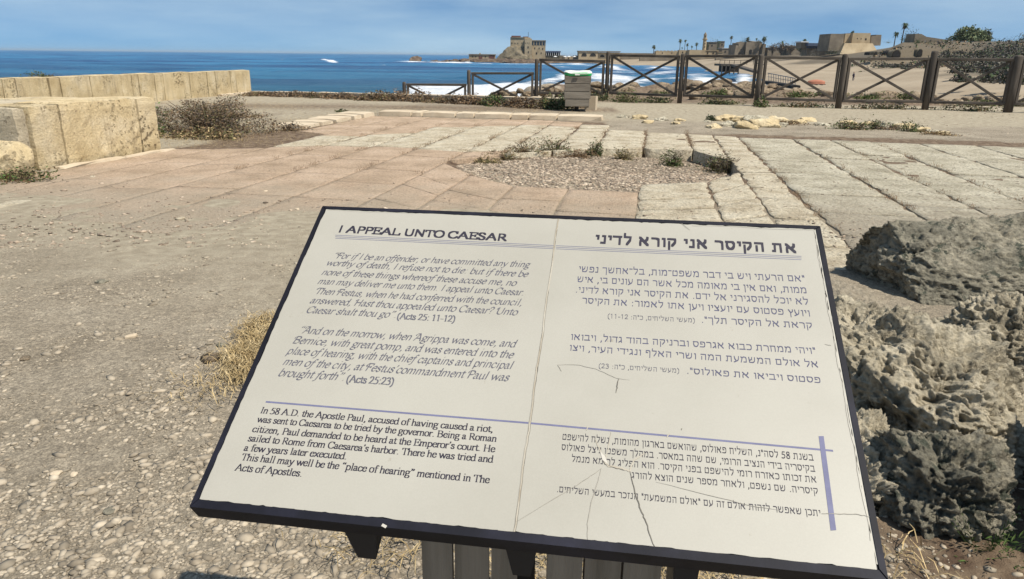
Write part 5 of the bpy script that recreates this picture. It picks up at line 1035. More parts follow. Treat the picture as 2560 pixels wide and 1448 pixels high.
for i, (x, yt, yb, Y, w, lab, m, tr) in enumerate([
    (2278, 82, 112, 240, 30, 'grey-green rounded bush right of the tallest palm', ['greend', 'greensc'], 0), (2262, 88, 112, 238, 18, 'dark bush under the tallest palm', ['greend'], 0), (2292, 94, 114, 214, 26, 'green bush in front of the hill ruin, left one', ['green', 'greend'], 0), (2318, 100, 116, 213, 28, 'green bush in front of the hill ruin, right one', ['green', 'greend'], 0), (2368, 92, 112, 215, 20, 'small dark tree between the hill ruin and the large tree', ['greend', 'greensc'], 0), (2490, 97, 106, 220, 30, 'low bush right of the large tree', ['greend', 'olive'], 0), (2520, 95, 106, 216, 24, 'low bush on the crest near the right edge', ['olive', 'greend'], 0), (2558, 86, 108, 200, 40, 'bush cut by the right edge on the crest', ['green', 'olive'], 0), (2220, 101, 108, 240, 20, 'pale bush between the fort and the palms', ['olive'], 0),
    (1930, 110, 140, 485, 26, 'brown bare tree right of the large ruin', ['greensc', 'dry'], 1), (1952, 106, 140, 482, 30, 'taller brown bare tree right of the large ruin', ['greensc', 'dry'], 1), (1976, 112, 140, 478, 22, 'brown tree before the broken ruin', ['greensc', 'dry'], 1), (2000, 114, 138, 440, 26, 'dull tree left of the blue-roofed hall', ['greensc', 'greend'], 1), (1765, 108, 126, 556, 12, 'small tree behind the minaret base', ['olive', 'greend'], 1), (1784, 104, 126, 565, 24, 'olive tree mass right of the minaret', ['olive', 'greend'], 0), (1860, 97, 110, 506, 26, 'shrubby growth on top of the large ruin, left', ['greend', 'olive'], 0), (1902, 96, 108, 499, 26, 'shrubby growth on top of the large ruin, right', ['greend', 'greensc'], 0), (2035, 124, 140, 330, 40, 'brown scrub below the blue-roofed hall', ['greensc'], 0), (2080, 118, 136, 322, 34, 'dark scrub at the foot of the fort tower', ['greend', 'greensc'], 0)]):
    leaftree('tree' if tr else 'hill_bush', x, yt, yb, Y, w, lab, m, 410 + i, 700, bool(tr), None, 'tree' if tr else 'bush')
# dark scrub mass on the right slope: individual bushes
sb = [(2395, 132, 155, 178, 44), (2430, 122, 150, 172, 50), (2470, 116, 146, 168, 54), (2510, 108, 140, 160, 60), (2550, 104, 140, 150, 60), (2400, 150, 172, 150, 50), (2440, 142, 170, 142, 56), (2485, 136, 168, 135, 62), (2530, 130, 165, 128, 66), (2420, 160, 180, 128, 44), (2470, 156, 184, 118, 54), (2390, 168, 182, 120, 26), (2520, 150, 180, 110, 60), (2560, 126, 170, 120, 60), (2480, 184, 206, 92, 60), (2530, 178, 210, 88, 70), (2400, 190, 204, 98, 40), (2206, 157, 168, 188, 44), (2240, 160, 169, 180, 36), (2270, 162, 172, 172, 34), (2335, 148, 166, 180, 40), (2300, 156, 170, 178, 34), (2365, 128, 150, 190, 36), (2345, 140, 158, 186, 24)]
for i, (x, yt, yb, Y, w) in enumerate(sb):
    zg = float(land_z(np.array([D(x, yb, Y)[0]]), np.array([Y]))[0])
    leaftree('scrub_bush', x, yt, yb, Y, w * 1.1, f'dull scrub bush on the right slope above the beach, {ordn(i)} from upper left' if i < 17 else f'low dark scrub bush at the foot of the arched hill, {ordn(i - 17)} of seven', ['greensc', 'drygrey', 'greend', 'greensc'], 450 + i, 1000, False, .17, 'bush')
for i, (x, y, w) in enumerate([(2150, 104, 10), (2175, 112, 12), (2000, 150, 14), (2010, 152, 8), (2060, 149, 10), (1960, 158, 9)]):
    pass

# ================================================================== ON THE BEACH
Yj = 165
jt = empty('wooden_jetty', (0, 0, 0)); tag(jt, 'dark wooden platform on piles at the waterline behind the fifth fence bay', 'jetty')
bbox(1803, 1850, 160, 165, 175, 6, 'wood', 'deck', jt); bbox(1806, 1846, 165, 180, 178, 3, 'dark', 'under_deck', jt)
for x in (1805, 1815, 1825, 1836, 1847): bbox(x, x + 2, 164, 186, 175, .4, 'wood', 'pile', jt)
MB().beam(D(1835, 163, 172), D(1896, 181, 150), 1.4, .5).build('ramp', 'wood', jt)
MB().beam(D(1800, 152, 176), D(1900, 150, 176), .12, .12).build('hand_rail', 'wood', jt)
for x in (1800, 1812, 1824, 1836, 1852, 1868, 1884): bbox(x, x + .9, 150, 162, 175.5, .15, 'wood', 'rail_post', jt)
rl = empty('beach_railing', (0, 0, 0)); tag(rl, 'dark metal railing running down to the rocks behind the sixth fence bay', 'railing')
for dy in (0, 9, 22): MB().beam(D(1920, 183 + dy, 120), D(1988, 196 + dy * .9, 105), .10 if dy in (0,) else .06).build('rail', 'steel', rl)
for k in range(12): x = 1922 + k * 6; y = 183 + k * 1.18; Yk = 120 - k * 1.36; MB().beam(D(x, y, Yk), D(x, y + 24, Yk), .07).build('baluster', 'steel', rl)
MB().beam(D(1918, 206, 119), D(1990, 218, 104), 1.2, .5).build('footing', 'dark', rl)
bt = empty('upturned_boat', tuple(D(2040, 213, 120)), R(-4)); tag(bt, 'orange-red upturned boat lying on the sand behind the sixth fence bay', 'boat')
V = []; n = 12
for i in range(n + 1):
    t = i / n; x = (t - .5) * 2.7; w = .55 * (1 - abs(2 * t - 1) ** 3.2) + .05; hgt = .75 * (1 - .35 * abs(2 * t - 1) ** 2)
    for k in range(7): a = math.pi * k / 6; V.append((x, -math.cos(a) * w, math.sin(a) ** .6 * hgt + .1))
link('hull', raw(V, [(i * 7 + k, (i + 1) * 7 + k, (i + 1) * 7 + k + 1, i * 7 + k + 1) for i in range(n) for k in range(6)] + [tuple(range(6, -1, -1)), tuple(range(n * 7, n * 7 + 7))]), 'orange', bt)
for k in (-1, 0, 1): MB().box((k * .8 - .06, -.6, 0), (k * .8 + .06, .6, .15)).build('support', 'wood', bt)
MB().box((-1.3, -.62, .08), (1.3, -.57, .17)).build('gunwale', 'wood', bt)
# person on the beach
pp_ = D(2132, 203, 150); pr_ = empty('person', (pp_[0], 150, pp_[2]), R(20)); tag(pr_, 'person in dark clothes standing on the beach behind the seventh fence bay', 'person')
def skin(name, verts, edges, rad, mat, parent):
    me = bpy.data.meshes.new(name); me.from_pydata(verts, edges, []); o = bpy.data.objects.new(name, me); C.objects.link(o)
    o.modifiers.new('s', 'SKIN'); 
    for i, v in enumerate(me.skin_vertices[0].data if me.skin_vertices else []): v.radius = (rad[i], rad[i] * .85)
    me.update(); sm = o.modifiers.new('u', 'SUBSURF'); sm.levels = 1; sm.render_levels = 1
    if not me.skin_vertices:
        pass
    dg = bpy.context.evaluated_depsgraph_get(); m2 = bpy.data.meshes.new_from_object(o.evaluated_get(dg)); bpy.data.objects.remove(o); return link(name, m2, mat, parent, True)
def tapered(segs, mat, name, parent):
    mb = MB()
    for pts, rad in segs: mb.tube(pts, rad, 8)
    return mb.build(name, mat, parent, True)
tapered([([(0, 0, .84), (0, 0, 1.0), (0, 0, 1.25), (0, 0, 1.40), (0, 0, 1.45)], [.14, .15, .17, .17, .06]), ([(-.07, 0, .88), (-.09, .02, .48), (-.10, 0, .08), (-.10, -.08, .03)], [.09, .07, .05, .05]), ([(.07, 0, .88), (.12, -.08, .48), (.15, .02, .08), (.15, -.06, .03)], [.09, .07, .05, .05]), ([(-.19, 0, 1.38), (-.25, .03, 1.1), (-.24, -.06, .86)], [.055, .045, .035]), ([(.19, 0, 1.38), (.25, .03, 1.1), (.24, -.06, .86)], [.055, .045, .035])], 'cloth', 'clothed_body', pr_)
tapered([([(0, -.01, 1.42), (0, -.01, 1.52), (0, -.02, 1.62), (0, -.01, 1.70), (0, 0, 1.745)], [.05, .08, .10, .085, .03]), ([(-.24, -.06, .87), (-.235, -.08, .78)], [.03, .025]), ([(.24, -.06, .87), (.235, -.08, .78)], [.03, .025])], 'skin', 'head_and_hands', pr_)
tapered([([(0, .02, 1.58), (0, .02, 1.68), (0, .01, 1.76)], [.09, .105, .05])], 'trunk', 'hair', pr_)

# low scrub covering the hill and right-hand slope (nobody could count it)
rs = np.random.default_rng(808); n = 26000; Yh = rs.uniform(85, 215, n); Th = rs.uniform(TT[7] - .03, TT[11], n); Xh = Yh * Th; Zh = land_z(Xh, Yh)
nz_ = fbm(np.stack([Xh, Yh, Zh], -1) * .12, 4, 91); k = (Zh + nz_ * 2.2 > .4) & (rs.uniform(0, 1, n) < .5 + nz_)
base = np.stack([Xh, Yh, Zh + rs.uniform(0, .5, n)], -1)[k]; V, Fq = leaves(base, .30, 809, .7); i3 = np.arange(len(Fq)) % 3
o = link('hill_scrub', npmesh(V, Fq, 4), 'greensc'); o['kind'] = 'stuff'
o.data.materials.append(M['dry']); o.data.materials.append(M['greend']); o.data.polygons.foreach_set('material_index', (i3).astype(np.int32))
# ================================================================== INFORMATION SIGN
def quad_depths(P4):
    r = [ray(x, y) for x, y in P4]; Am = np.stack([-r[1], r[2], -r[3]], 1); d = np.linalg.solve(Am, -r[0]); d = [1, *d]; return [d[i] * r[i] for i in range(4)]
Q = quad_depths([(812, 515), (2058, 565), (2222, 1452), (473, 1267)]); SW = .95
k_ = SW / np.linalg.norm(Q[2] - Q[3]); Q = [CAM + q * k_ for q in Q]
ex = (Q[2] - Q[3]) / np.linalg.norm(Q[2] - Q[3]); ey = Q[0] - Q[3]; ez = np.cross(ex, ey); ez /= np.linalg.norm(ez); ey = np.cross(ez, ex); SH = np.linalg.norm(Q[0] - Q[3]); O_ = Q[3]
ROT = Matrix(((ex[0], ey[0], ez[0], O_[0]), (ex[1], ey[1], ez[1], O_[1]), (ex[2], ey[2], ez[2], O_[2]), (0, 0, 0, 1)))
sign = bpy.data.objects.new('information_sign', None); C.objects.link(sign); sign.matrix_world = ROT; sign.empty_display_size = .1
tag(sign, 'tilted white bilingual information sign with dark frame on wooden legs in the foreground', 'sign')
def uv(px, py, z=0.0):
    r = ray(px, py); t = ((O_ + ez * z - CAM) @ ez) / (r @ ez); p = CAM + r * t - O_; return np.array([p @ ex, p @ ey])
T = .034; fw = .0085
# frame: four bars in sign space, mitred, slightly rounded; panel inside
def bar(poly, z0, z1, name, mat, parent=sign, bev=.0015):
    n = len(poly); c = np.mean(poly, 0); P_ = np.array(poly); inn = []
    for p in P_: d = c - p; inn.append(p + d / np.linalg.norm(d) * bev)
    V = [(*p, z0) for p in P_] + [(*p, z1 - bev) for p in P_] + [(*p, z1) for p in inn]
    f = [tuple(range(n - 1, -1, -1))] + [(i, (i + 1) % n, n + (i + 1) % n, n + i) for i in range(n)] + [(n + i, n + (i + 1) % n, 2 * n + (i + 1) % n, 2 * n + i) for i in range(n)] + [tuple(range(2 * n, 3 * n))]
    return link(name, raw(V, f), mat, parent)
w, h = SW, SH; g = .0004
fb = .0125
bar([(0, 0), (w, 0), (w - fw, fb), (fw, fb)], -T, 0, 'frame_bar', 'frame'); bar([(w, 0), (w, h), (w - fw, h - fw), (w - fw, fb)], -T, -.0001, 'frame_bar', 'frame')
bar([(w, h), (0, h), (fw, h - fw), (w - fw, h - fw)], -T, -.0002, 'frame_bar', 'frame'); bar([(0, h), (0, 0), (fw, fb), (fw, h - fw)], -T, -.0003, 'frame_bar', 'frame')
pan = MB().box((.004, .004, -T + .002), (w - .004, h - .004, -.0030)).build('backing_board', 'black', sign)
# panel: two laminate sheets either side of the seam, with worn uneven rim
sx0, sx1 = uv(1395, 552), uv(1284, 1342); seam = lambda y: sx0[0] + (sx1[0] - sx0[0]) * (sx0[1] - y) / (sx0[1] - sx1[1])
r_ = np.random.default_rng(17)
def wob(a, b, n, amp): t = np.linspace(0, 1, n, endpoint=False); return [(a[0] + (b[0] - a[0]) * s + r_.normal(0, amp), a[1] + (b[1] - a[1]) * s + r_.normal(0, amp)) for s in t]
yb_, yt_ = fb + .0006, h - fw - .0006
def sheet(c4, amps, name):
    per = []; 
    for i in range(4): per += wob(c4[i], c4[(i + 1) % 4], 60, amps[i])
    n = len(per); V = [(*p, -.0028) for p in per] + [(*p, -.0009) for p in per]; return link(name, raw(V, [tuple(range(n, 2 * n))] + [(i, (i + 1) % n, n + (i + 1) % n, n + i) for i in range(n)]), 'panel', sign)
panel = sheet([(fw + .0008, yb_), (seam(yb_) - .0009, yb_), (seam(yt_) - .0009, yt_), (fw + .0008, yt_)], [.0006, .0002, .0004, .0005], 'left_panel')
panel2 = sheet([(seam(yb_) + .0009, yb_), (w - fw - .0026, yb_), (w - fw - .0030, yt_), (seam(yt_) + .0009, yt_)], [.0006, .0011, .0009, .0002], 'right_panel')
ZP = -.0009
def strip(pts, wd, mat, name, parent, z=None, tp=False):
    z = ZP + .00015 if z is None else z; pts = [np.array(p, float) for p in pts]; V = []; n = len(pts)
    for i, p in enumerate(pts):
        d = pts[min(i + 1, n - 1)] - pts[max(i - 1, 0)]; d = d / (np.linalg.norm(d) + 1e-9); nn = np.array([-d[1], d[0]]) * wd / 2 * ((.35 + .65 * math.sin(math.pi * (i + .5) / n)) if tp else 1); V += [(*(p + nn), z), (*(p - nn), z)]
    return link(name, raw(V, [(2 * i, 2 * i + 1, 2 * i + 3, 2 * i + 2) for i in range(n - 1)]), mat, parent)
def pxl(lst, sub=4, jit=0.0, z=0):
    o = []; 
    for i in range(len(lst) - 1):
        a, b = uv(*lst[i]), uv(*lst[i + 1])
        for s in range(sub): o.append(a + (b - a) * s / sub + (r_.normal(0, jit, 2) if s else 0))
    o.append(uv(*lst[-1])); return o
sm = [(seam(y) + .0007 * math.sin(y * 41) + r_.normal(0, .00025), y) for y in np.linspace(yb_, yt_, 60)]
strip(sm, .0021, 'seam', 'seam_filler', sign, ZP + .0004)
strip([(x + .0014, y) for x, y in sm[:42]], .0005, 'crack', 'seam_edge', sign, ZP + .0003)
strip([(x - .0017, y) for x, y in sm], .0004, 'crackl', 'seam_edge', sign, ZP + .0003)
# peeling rim on the right and top
strip([(w - fw - .0046 - .001 * math.sin(y * 60) + r_.normal(0, .0003), y) for y in np.linspace(.05, yt_ - .005, 70)], .0006, 'crack', 'peeling_edge', panel2)
strip([(w - fw - .0012 + r_.normal(0, .0003), y) for y in np.linspace(.02, yt_, 70)], .0022, 'panelw', 'peeling_edge', panel2, ZP - .0006)
strip([(x, yt_ - .003 - .0012 * math.sin(x * 38) + r_.normal(0, .0003)) for x in np.linspace(w * .76, w - fw - .004, 50)], .0006, 'crack', 'peeling_edge', panel2)
strip([(x, yt_ - .0026 + .0008 * math.sin(x * 50)) for x in np.linspace(fw + .005, w * .2, 30)], .0004, 'crackl', 'peeling_edge', panel)
# cracks
def crack(lst, wd, mat, name='crack'): strip(pxl(lst, 5, .0003), wd, mat, name, panel2, ZP + .0006, True)
crack([(1575, 1178), (1580, 1200), (1590, 1240), (1602, 1275), (1615, 1305), (1630, 1352), (1645, 1388)], .0017, 'crack')
crack([(1503, 1170), (1496, 1200), (1478, 1255), (1468, 1310), (1470, 1365)], .0010, 'crackl'); crack([(1502, 1172), (1470, 1195), (1400, 1238), (1290, 1305)], .0007, 'crackl')
crack([(1394, 912), (1440, 912), (1490, 922), (1540, 945), (1575, 950)], .0007, 'crackl'); crack([(1394, 912), (1404, 928)], .0008, 'crackl'); crack([(1546, 946), (1543, 962), (1540, 982)], .0016, 'crack')
crack([(1640, 1395 - 190), (1740, 1230), (1880, 1265), (1950, 1275)], .0007, 'crackl'); crack([(2054, 1284), (2090, 1284), (2140, 1285), (2176, 1292)], .0010, 'crackl')
crack([(1527, 1080), (1522, 1110), (1519, 1130), (1510, 1155)], .0012, 'seam'); crack([(1488, 1098), (1500, 1125), (1508, 1148), (1520, 1165), (1555, 1170), (1575, 1178), (1585, 1150), (1612, 1132)], .0028, 'seam'); crack([(1505, 1145), (1512, 1160), (1530, 1167), (1560, 1176)], .0009, 'crack')
crack([(1667, 1092), (1675, 1084)], .0016, 'seam'); crack([(1470, 1066), (1466, 1076)], .0014, 'seam'); crack([(1705, 1070), (1704, 1075)], .001, 'crack'); crack([(1665, 548), (1700, 556), (1725, 575)], .0012, 'crackl')
crack([(2062, 860), (2078, 864)], .0010, 'crackl')
chip = [uv(*p) for p in [(1500, 1128), (1512, 1140), (1520, 1160), (1506, 1150)]]; link('chip', raw([(*p, ZP + .0007) for p in chip], [(0, 1, 2, 3)]), 'panelw', panel2)
for a, b in (((955, 1312), (966, 1318)),): strip([uv(*a), uv(*b)], .004, 'panelw', 'chip', sign, .0003)
# rules
def rule(a, b, wd, mat, par): strip([uv(*a), uv(*b)], wd, mat, 'rule_line', par)
for (ya, yb2, yc, yd) in ((587.3, 613.4, 613.6, 640.4), (591.2, 617.4, 617.6, 644.5), (595, 621.2, 621.5, 648.8)):
    rule((838, ya), (1386, yb2), .00135, 'rule', panel); rule((1390, yc), (2004, yd), .00135, 'rule', panel2)
rule((664, 1004), (1321, 1057), .0031, 'violet', panel); rule((1326, 1057.5), (2083, 1126.5), .0031, 'violet', panel2)
pb = [uv(*p) for p in [(2047, 1090), (2059.5, 1090), (2091, 1325), (2077, 1326)]]; link('vertical_bar', raw([(*p, ZP + .00035) for p in pb], [(3, 2, 1, 0)]), 'violet', panel2)

# ---- a small pen-stroke alphabet: strokes in tenths of an em ('~' = curve), then serif points
GL = {
'a': (4.5, '~3.1,3.6 2.2,4.4 1.0,4.1 .7,3.4|~3.1,2.6 1.5,2.3 .5,1.4 .8,.2 1.8,0 3.1,1.1|3.1,3.8 3.1,.7 3.5,.1 4.2,.3', ''),
'b': (5, '.9,6.8 .9,.4|~.9,3.2 2.0,4.4 3.6,4.0 4.5,2.3 3.8,.4 2.2,-.1 .9,.7', '.5,6.7,.4'),
'c': (4.4, '~3.9,3.5 3.0,4.4 1.5,4.2 .5,2.6 .8,.8 2.2,-.1 3.3,.2 4.1,1.1', ''),
'd': (5, '~4.0,3.4 2.8,4.4 1.3,4.0 .4,2.2 1.0,.3 2.6,-.1 4.0,.9|4.0,6.8 4.0,.1 4.7,.2', '3.6,6.7,.4'),
'e': (4.4, '.7,2.6 3.9,2.6|~3.9,2.6 3.6,4.0 2.2,4.5 .9,3.6 .5,2.0 1.2,.4 2.6,-.1 4.0,1.1', ''),
'f': (3.3, '~3.6,6.3 2.9,6.9 1.9,6.6 1.6,5.2 1.6,4.2|1.6,4.4 1.6,0|.3,4.4 3.0,4.4', '1.6,0,.9'),
'g': (5, '~3.5,4.0 2.2,4.5 .9,3.8 .9,2.3 2.1,1.6 3.6,2.1 3.9,3.4 3.5,4.0|~1.6,1.6 .9,.9 1.4,.2 3.6,.1 4.5,-.8 3.6,-2.0 1.5,-2.1 .4,-1.3 1.2,-.2|3.7,4.1 4.7,4.2', ''),
'h': (5, '.9,6.8 .9,0|~.9,3.0 2.0,4.2 3.3,4.3 3.9,3.3 3.9,2.4|3.9,2.9 3.9,0', '.9,0,.8 3.9,0,.8 .5,6.7,.4'),
'i': (2.8, '1.4,4.4 1.4,0|1.35,6.3 1.45,6.5', '1.4,0,.9 .9,4.3,.5'),
'k': (5, '.9,6.8 .9,0|3.8,4.4 1.2,2.2|1.8,2.6 4.2,0', '.9,0,.8 4.3,0,.7 3.7,4.3,.7 .5,6.7,.4'),
'l': (2.8, '1.4,6.8 1.4,0', '1.4,0,.9 .9,6.7,.5'),
'm': (7.8, '.9,4.4 .9,0|~.9,3.0 1.9,4.2 3.0,4.3 3.6,3.3 3.6,2.4|3.6,2.9 3.6,0|~3.6,3.0 4.8,4.2 5.9,4.3 6.5,3.3 6.5,2.4|6.5,2.9 6.5,0', '.9,0,.8 3.6,0,.8 6.5,0,.8 .5,4.3,.4'),
'n': (5, '.9,4.4 .9,0|~.9,3.0 2.0,4.2 3.3,4.3 3.9,3.3 3.9,2.4|3.9,2.9 3.9,0', '.9,0,.8 3.9,0,.8 .5,4.3,.4'),
'o': (5, '~2.5,4.5 1.1,4.0 .5,2.2 1.1,.4 2.5,-.1 3.9,.4 4.5,2.2 3.9,4.0 2.5,4.5', ''),
'p': (5, '.9,4.4 .9,-2.1|~.9,3.2 2.0,4.4 3.6,4.0 4.5,2.3 3.8,.4 2.2,-.1 .9,.8', '.9,-2.1,.9 .5,4.3,.4'),
'r': (3.3, '.9,4.4 .9,0|~.9,2.8 1.7,4.1 2.6,4.4 3.2,3.9', '.9,0,.9 .5,4.3,.4'),
's': (3.9, '~3.2,3.5 2.5,4.4 1.2,4.3 .7,3.4 1.5,2.6 2.8,1.9 3.3,1.0 2.6,.0 1.3,-.1 .5,1.0', ''),
't': (2.8, '~1.3,5.7 1.3,3.0 1.3,1.0 1.9,.0 2.8,.6|.2,4.4 2.7,4.4', ''),
'u': (5, '~.9,4.4 .9,2.0 1.2,.3 2.4,-.1 3.9,1.3|3.9,4.4 3.9,.2 4.7,.2', '.6,4.3,.4 3.6,4.3,.4'),
'v': (5, '.5,4.4 2.5,0|2.5,0 4.4,4.4', '.5,4.4,.8 4.4,4.4,.6'),
'w': (7.2, '.4,4.4 2.1,0|2.1,0 3.6,4.2|3.6,4.2 5.2,0|5.2,0 6.8,4.4', '.4,4.4,.8 3.4,4.4,.6 6.8,4.4,.6'),
'x': (5, '.6,4.4 4.3,0|4.2,4.4 .6,0', '.6,4.4,.7 4.2,4.4,.7 .6,0,.7 4.3,0,.7'),
'y': (5, '.5,4.4 2.6,0|~4.4,4.4 2.6,0 1.8,-1.7 .8,-2.1 .3,-1.6', '.5,4.4,.8 4.4,4.4,.6'),
'z': (4.4, '.5,4.4 3.9,4.4|3.9,4.4 .5,0|.5,0 4.0,0', ''),
'A': (7.2, '.6,0 3.6,6.7|3.6,6.7 6.5,0|1.7,2.4 5.3,2.4', '.6,0,.9 6.5,0,1.0'),
'B': (6.7, '1.4,6.6 1.4,0|~1.4,6.5 3.8,6.5 5.3,5.6 4.8,3.9 1.5,3.5|~1.5,3.5 4.6,3.3 5.9,1.8 4.6,.1 1.4,.1', '1.0,6.5,.7 1.0,.05,.7'),
'C': (6.7, '~6.0,5.0 5.0,6.4 3.0,6.6 1.0,5.3 .5,3.3 1.2,1.0 3.2,-.1 5.1,.3 6.2,1.6|6.0,6.5 6.0,4.8', ''),
'D': (7.2, '1.5,6.6 1.5,0|~1.5,6.5 4.6,6.3 6.5,4.4 6.4,2.0 4.6,.2 1.5,.1', '1.0,6.5,.7 1.0,.05,.7'),
'E': (6.1, '1.5,6.6 1.5,0|.6,6.5 5.5,6.5|1.5,3.5 4.4,3.5|.6,.1 5.8,.1|5.5,6.5 5.6,5.2|5.8,.1 6.0,1.5|4.4,4.2 4.4,2.7', ''),
'F': (5.6, '1.5,6.6 1.5,0|.6,6.5 5.2,6.5|1.5,3.5 4.0,3.5|5.2,6.5 5.3,5.2|4.0,4.2 4.0,2.8', '1.5,0,1.0'),
'H': (7.2, '1.4,6.6 1.4,0|5.8,6.6 5.8,0|1.4,3.4 5.8,3.4', '1.4,0,.9 5.8,0,.9 1.4,6.6,.9 5.8,6.6,.9'),
'I': (3.3, '1.65,6.6 1.65,0', '1.65,6.6,1.0 1.65,0,1.0'),
'L': (6.1, '1.5,6.6 1.5,0|.6,.1 5.7,.1|5.7,.1 5.9,1.6', '1.5,6.6,.9'),
'N': (7.2, '1.2,6.6 1.2,0|1.2,6.6 6.0,0|6.0,6.6 6.0,0', '1.2,0,.8 6.0,6.6,.8 .9,6.6,.5'),
'O': (7.2, '~3.6,6.8 1.4,5.9 .5,3.3 1.4,.8 3.6,-.1 5.8,.8 6.7,3.3 5.8,5.9 3.6,6.8', ''),
'P': (5.6, '1.5,6.6 1.5,0|~1.5,6.5 3.9,6.5 5.3,5.2 4.6,3.4 1.6,3.1', '1.5,0,1.0 1.0,6.5,.6'),
'R': (6.7, '1.5,6.6 1.5,0|~1.5,6.5 3.9,6.5 5.2,5.2 4.5,3.6 1.6,3.3|3.2,3.3 6.1,0', '1.5,0,.9 1.0,6.5,.6 6.2,0,.6'),
'S': (5.6, '~4.6,5.3 3.6,6.6 1.7,6.5 .9,5.1 1.8,3.9 3.6,3.0 4.8,1.7 3.9,.1 1.9,-.1 .7,1.5', ''),
'T': (6.1, '3.05,6.6 3.05,0|.4,6.5 5.7,6.5|.4,6.5 .3,5.2|5.7,6.5 5.8,5.2', '3.05,0,1.0'),
'U': (7.2, '~1.3,6.6 1.3,3.0 1.8,.7 3.7,-.1 5.5,.7 5.9,3.0 5.9,6.6', '1.3,6.6,.9 5.9,6.6,.8'),
'1': (5, '2.6,6.6 2.6,0|1.3,5.8 2.6,6.6', '2.6,0,1.0'), '2': (5, '~.6,5.2 1.4,6.5 3.2,6.5 4.0,5.0 3.0,2.8 .5,.2|.5,.2 4.4,.2', ''), '3': (5, '~.7,5.6 2.0,6.7 3.6,6.0 3.5,4.4 2.0,3.6|~2.0,3.6 4.0,3.0 4.1,1.0 2.6,-.1 .6,.3', ''),
'5': (5, '4.2,6.5 1.7,6.5|1.7,6.5 1.1,3.9|~1.1,3.9 3.3,3.8 4.3,2.2 3.4,.4 1.6,-.1 .5,.4', ''), '8': (5, '~2.5,6.7 1.1,6.2 1.0,4.8 2.5,3.6 4.2,2.2 3.9,.5 2.5,-.1 1.0,.5 .8,2.0 2.5,3.6 3.9,4.8 3.8,6.2 2.5,6.7', ''),
'.': (2.5, '1.2,.1 1.35,.25', ''), ',': (2.5, '~1.3,.4 1.6,-.1 1.0,-1.2', ''), ':': (2.8, '1.35,.1 1.5,.3|1.35,3.9 1.5,4.1', ''), '(': (3.3, '~2.9,6.9 1.2,5.0 .9,2.4 1.3,-.2 2.9,-2.0', ''), ')': (3.3, '~.4,6.9 2.1,5.0 2.4,2.4 2.0,-.2 .4,-2.0', ''), '-': (3.3, '.5,2.3 2.8,2.3', ''), "'": (2.2, '~1.2,6.7 1.4,6.2 .9,5.2', ''),
'\u201c': (4.4, '~1.6,6.7 .9,6.0 1.2,5.3|~3.4,6.7 2.7,6.0 3.0,5.3', ''), '\u201d': (4.4, '~1.0,6.7 1.5,6.2 .8,5.1|~2.8,6.7 3.3,6.2 2.6,5.1', ''), '?': (4.4, '~.7,5.3 1.4,6.7 3.2,6.4 3.5,4.8 2.1,3.2 1.9,1.8|1.85,.1 2.0,.3', ''), ' ': (2.5, '', ''),
'א': (6, '.7,5.9 5.2,.1|~4.8,6 5.0,4.9 3.5,2.8|~1.9,4.2 .9,2.6 1.0,0', ''), 'ב': (5.4, '.7,5.7 4.2,5.7|4.2,5.7 4.2,.3|.4,.3 5.1,.3', ''), 'ג': (3.9, '.9,5.7 2.5,5.7|2.5,5.7 3.0,0|2.8,1.9 .6,.1', ''), 'ד': (5, '.4,5.7 4.8,5.7|4.0,5.7 4.0,0', ''), 'ה': (5.6, '.7,5.7 4.6,5.7|4.6,5.7 4.6,0|1.3,3.3 1.3,0', ''),
'ו': (2.6, '.7,5.7 1.7,5.7|1.7,5.7 1.7,0', ''), 'ז': (3.2, '.5,5.7 2.8,5.7|1.8,5.7 1.6,0', ''), 'ח': (5.6, '.5,5.7 4.6,5.7|4.6,5.7 4.6,0|1.2,5.7 1.2,0', ''), 'ט': (5.6, '1.8,5.7 .9,5.5|.9,5.6 .9,.3|.9,.3 4.6,.3|4.6,.3 4.8,4.6|~4.8,4.6 4.0,5.8 2.9,5.2', ''), 'י': (2.4, '.6,5.7 1.6,5.7|1.6,5.7 1.6,3.4', ''),
'כ': (5, '~.6,5.7 3.2,5.7 4.3,4.4 4.3,1.6 3.2,.3 .6,.3', ''), 'ך': (4.8, '.5,5.7 4.0,5.7|4.0,5.7 4.0,-2', ''), 'ל': (4.9, '.8,8.2 .8,5.7|.8,5.7 4.2,5.7|4.2,5.7 4.0,3.4|4.0,3.4 2.2,0', ''), 'מ': (5.8, '.6,5.8 1.6,4.6|1.6,4.4 .7,0|~1.5,4.6 2.8,5.8 4.2,5.6 4.9,4.2 4.9,.3|4.9,.3 2.9,.3', ''), 'ם': (5.6, '.6,5.7 4.6,5.7|4.6,5.7 4.6,.3|4.6,.3 1.1,.3|1.1,.3 1.1,5.7', ''),
'נ': (3.6, '1.4,5.7 2.6,5.7|2.6,5.7 2.6,.3|2.6,.3 .6,.3', ''), 'ן': (2.6, '.7,5.7 1.7,5.7|1.7,5.7 1.7,-2', ''), 'ס': (5.4, '.5,5.7 4.0,5.7|~4.0,5.7 4.9,4.0 4.2,1.2 2.7,.2 1.3,1.2 .8,3.6 1.2,5.7', ''), 'ע': (5.2, '~.8,5.9 1.2,3.4 2.2,1.2|4.4,5.9 4.2,3|~4.2,3.2 3.4,1.4 .5,-.4', ''), 'פ': (5.2, '~.9,5.7 3.4,5.7 4.4,4.6 4.4,1.4 3.4,.3 .5,.3|1.0,5.6 1.0,3.5|1.0,3.4 2.4,3.4', ''), 'ף': (5, '~1,5.7 3.3,5.7 4.2,4.6 4.2,-2|1,5.6 1,3.5|1,3.4 2.4,3.4', ''),
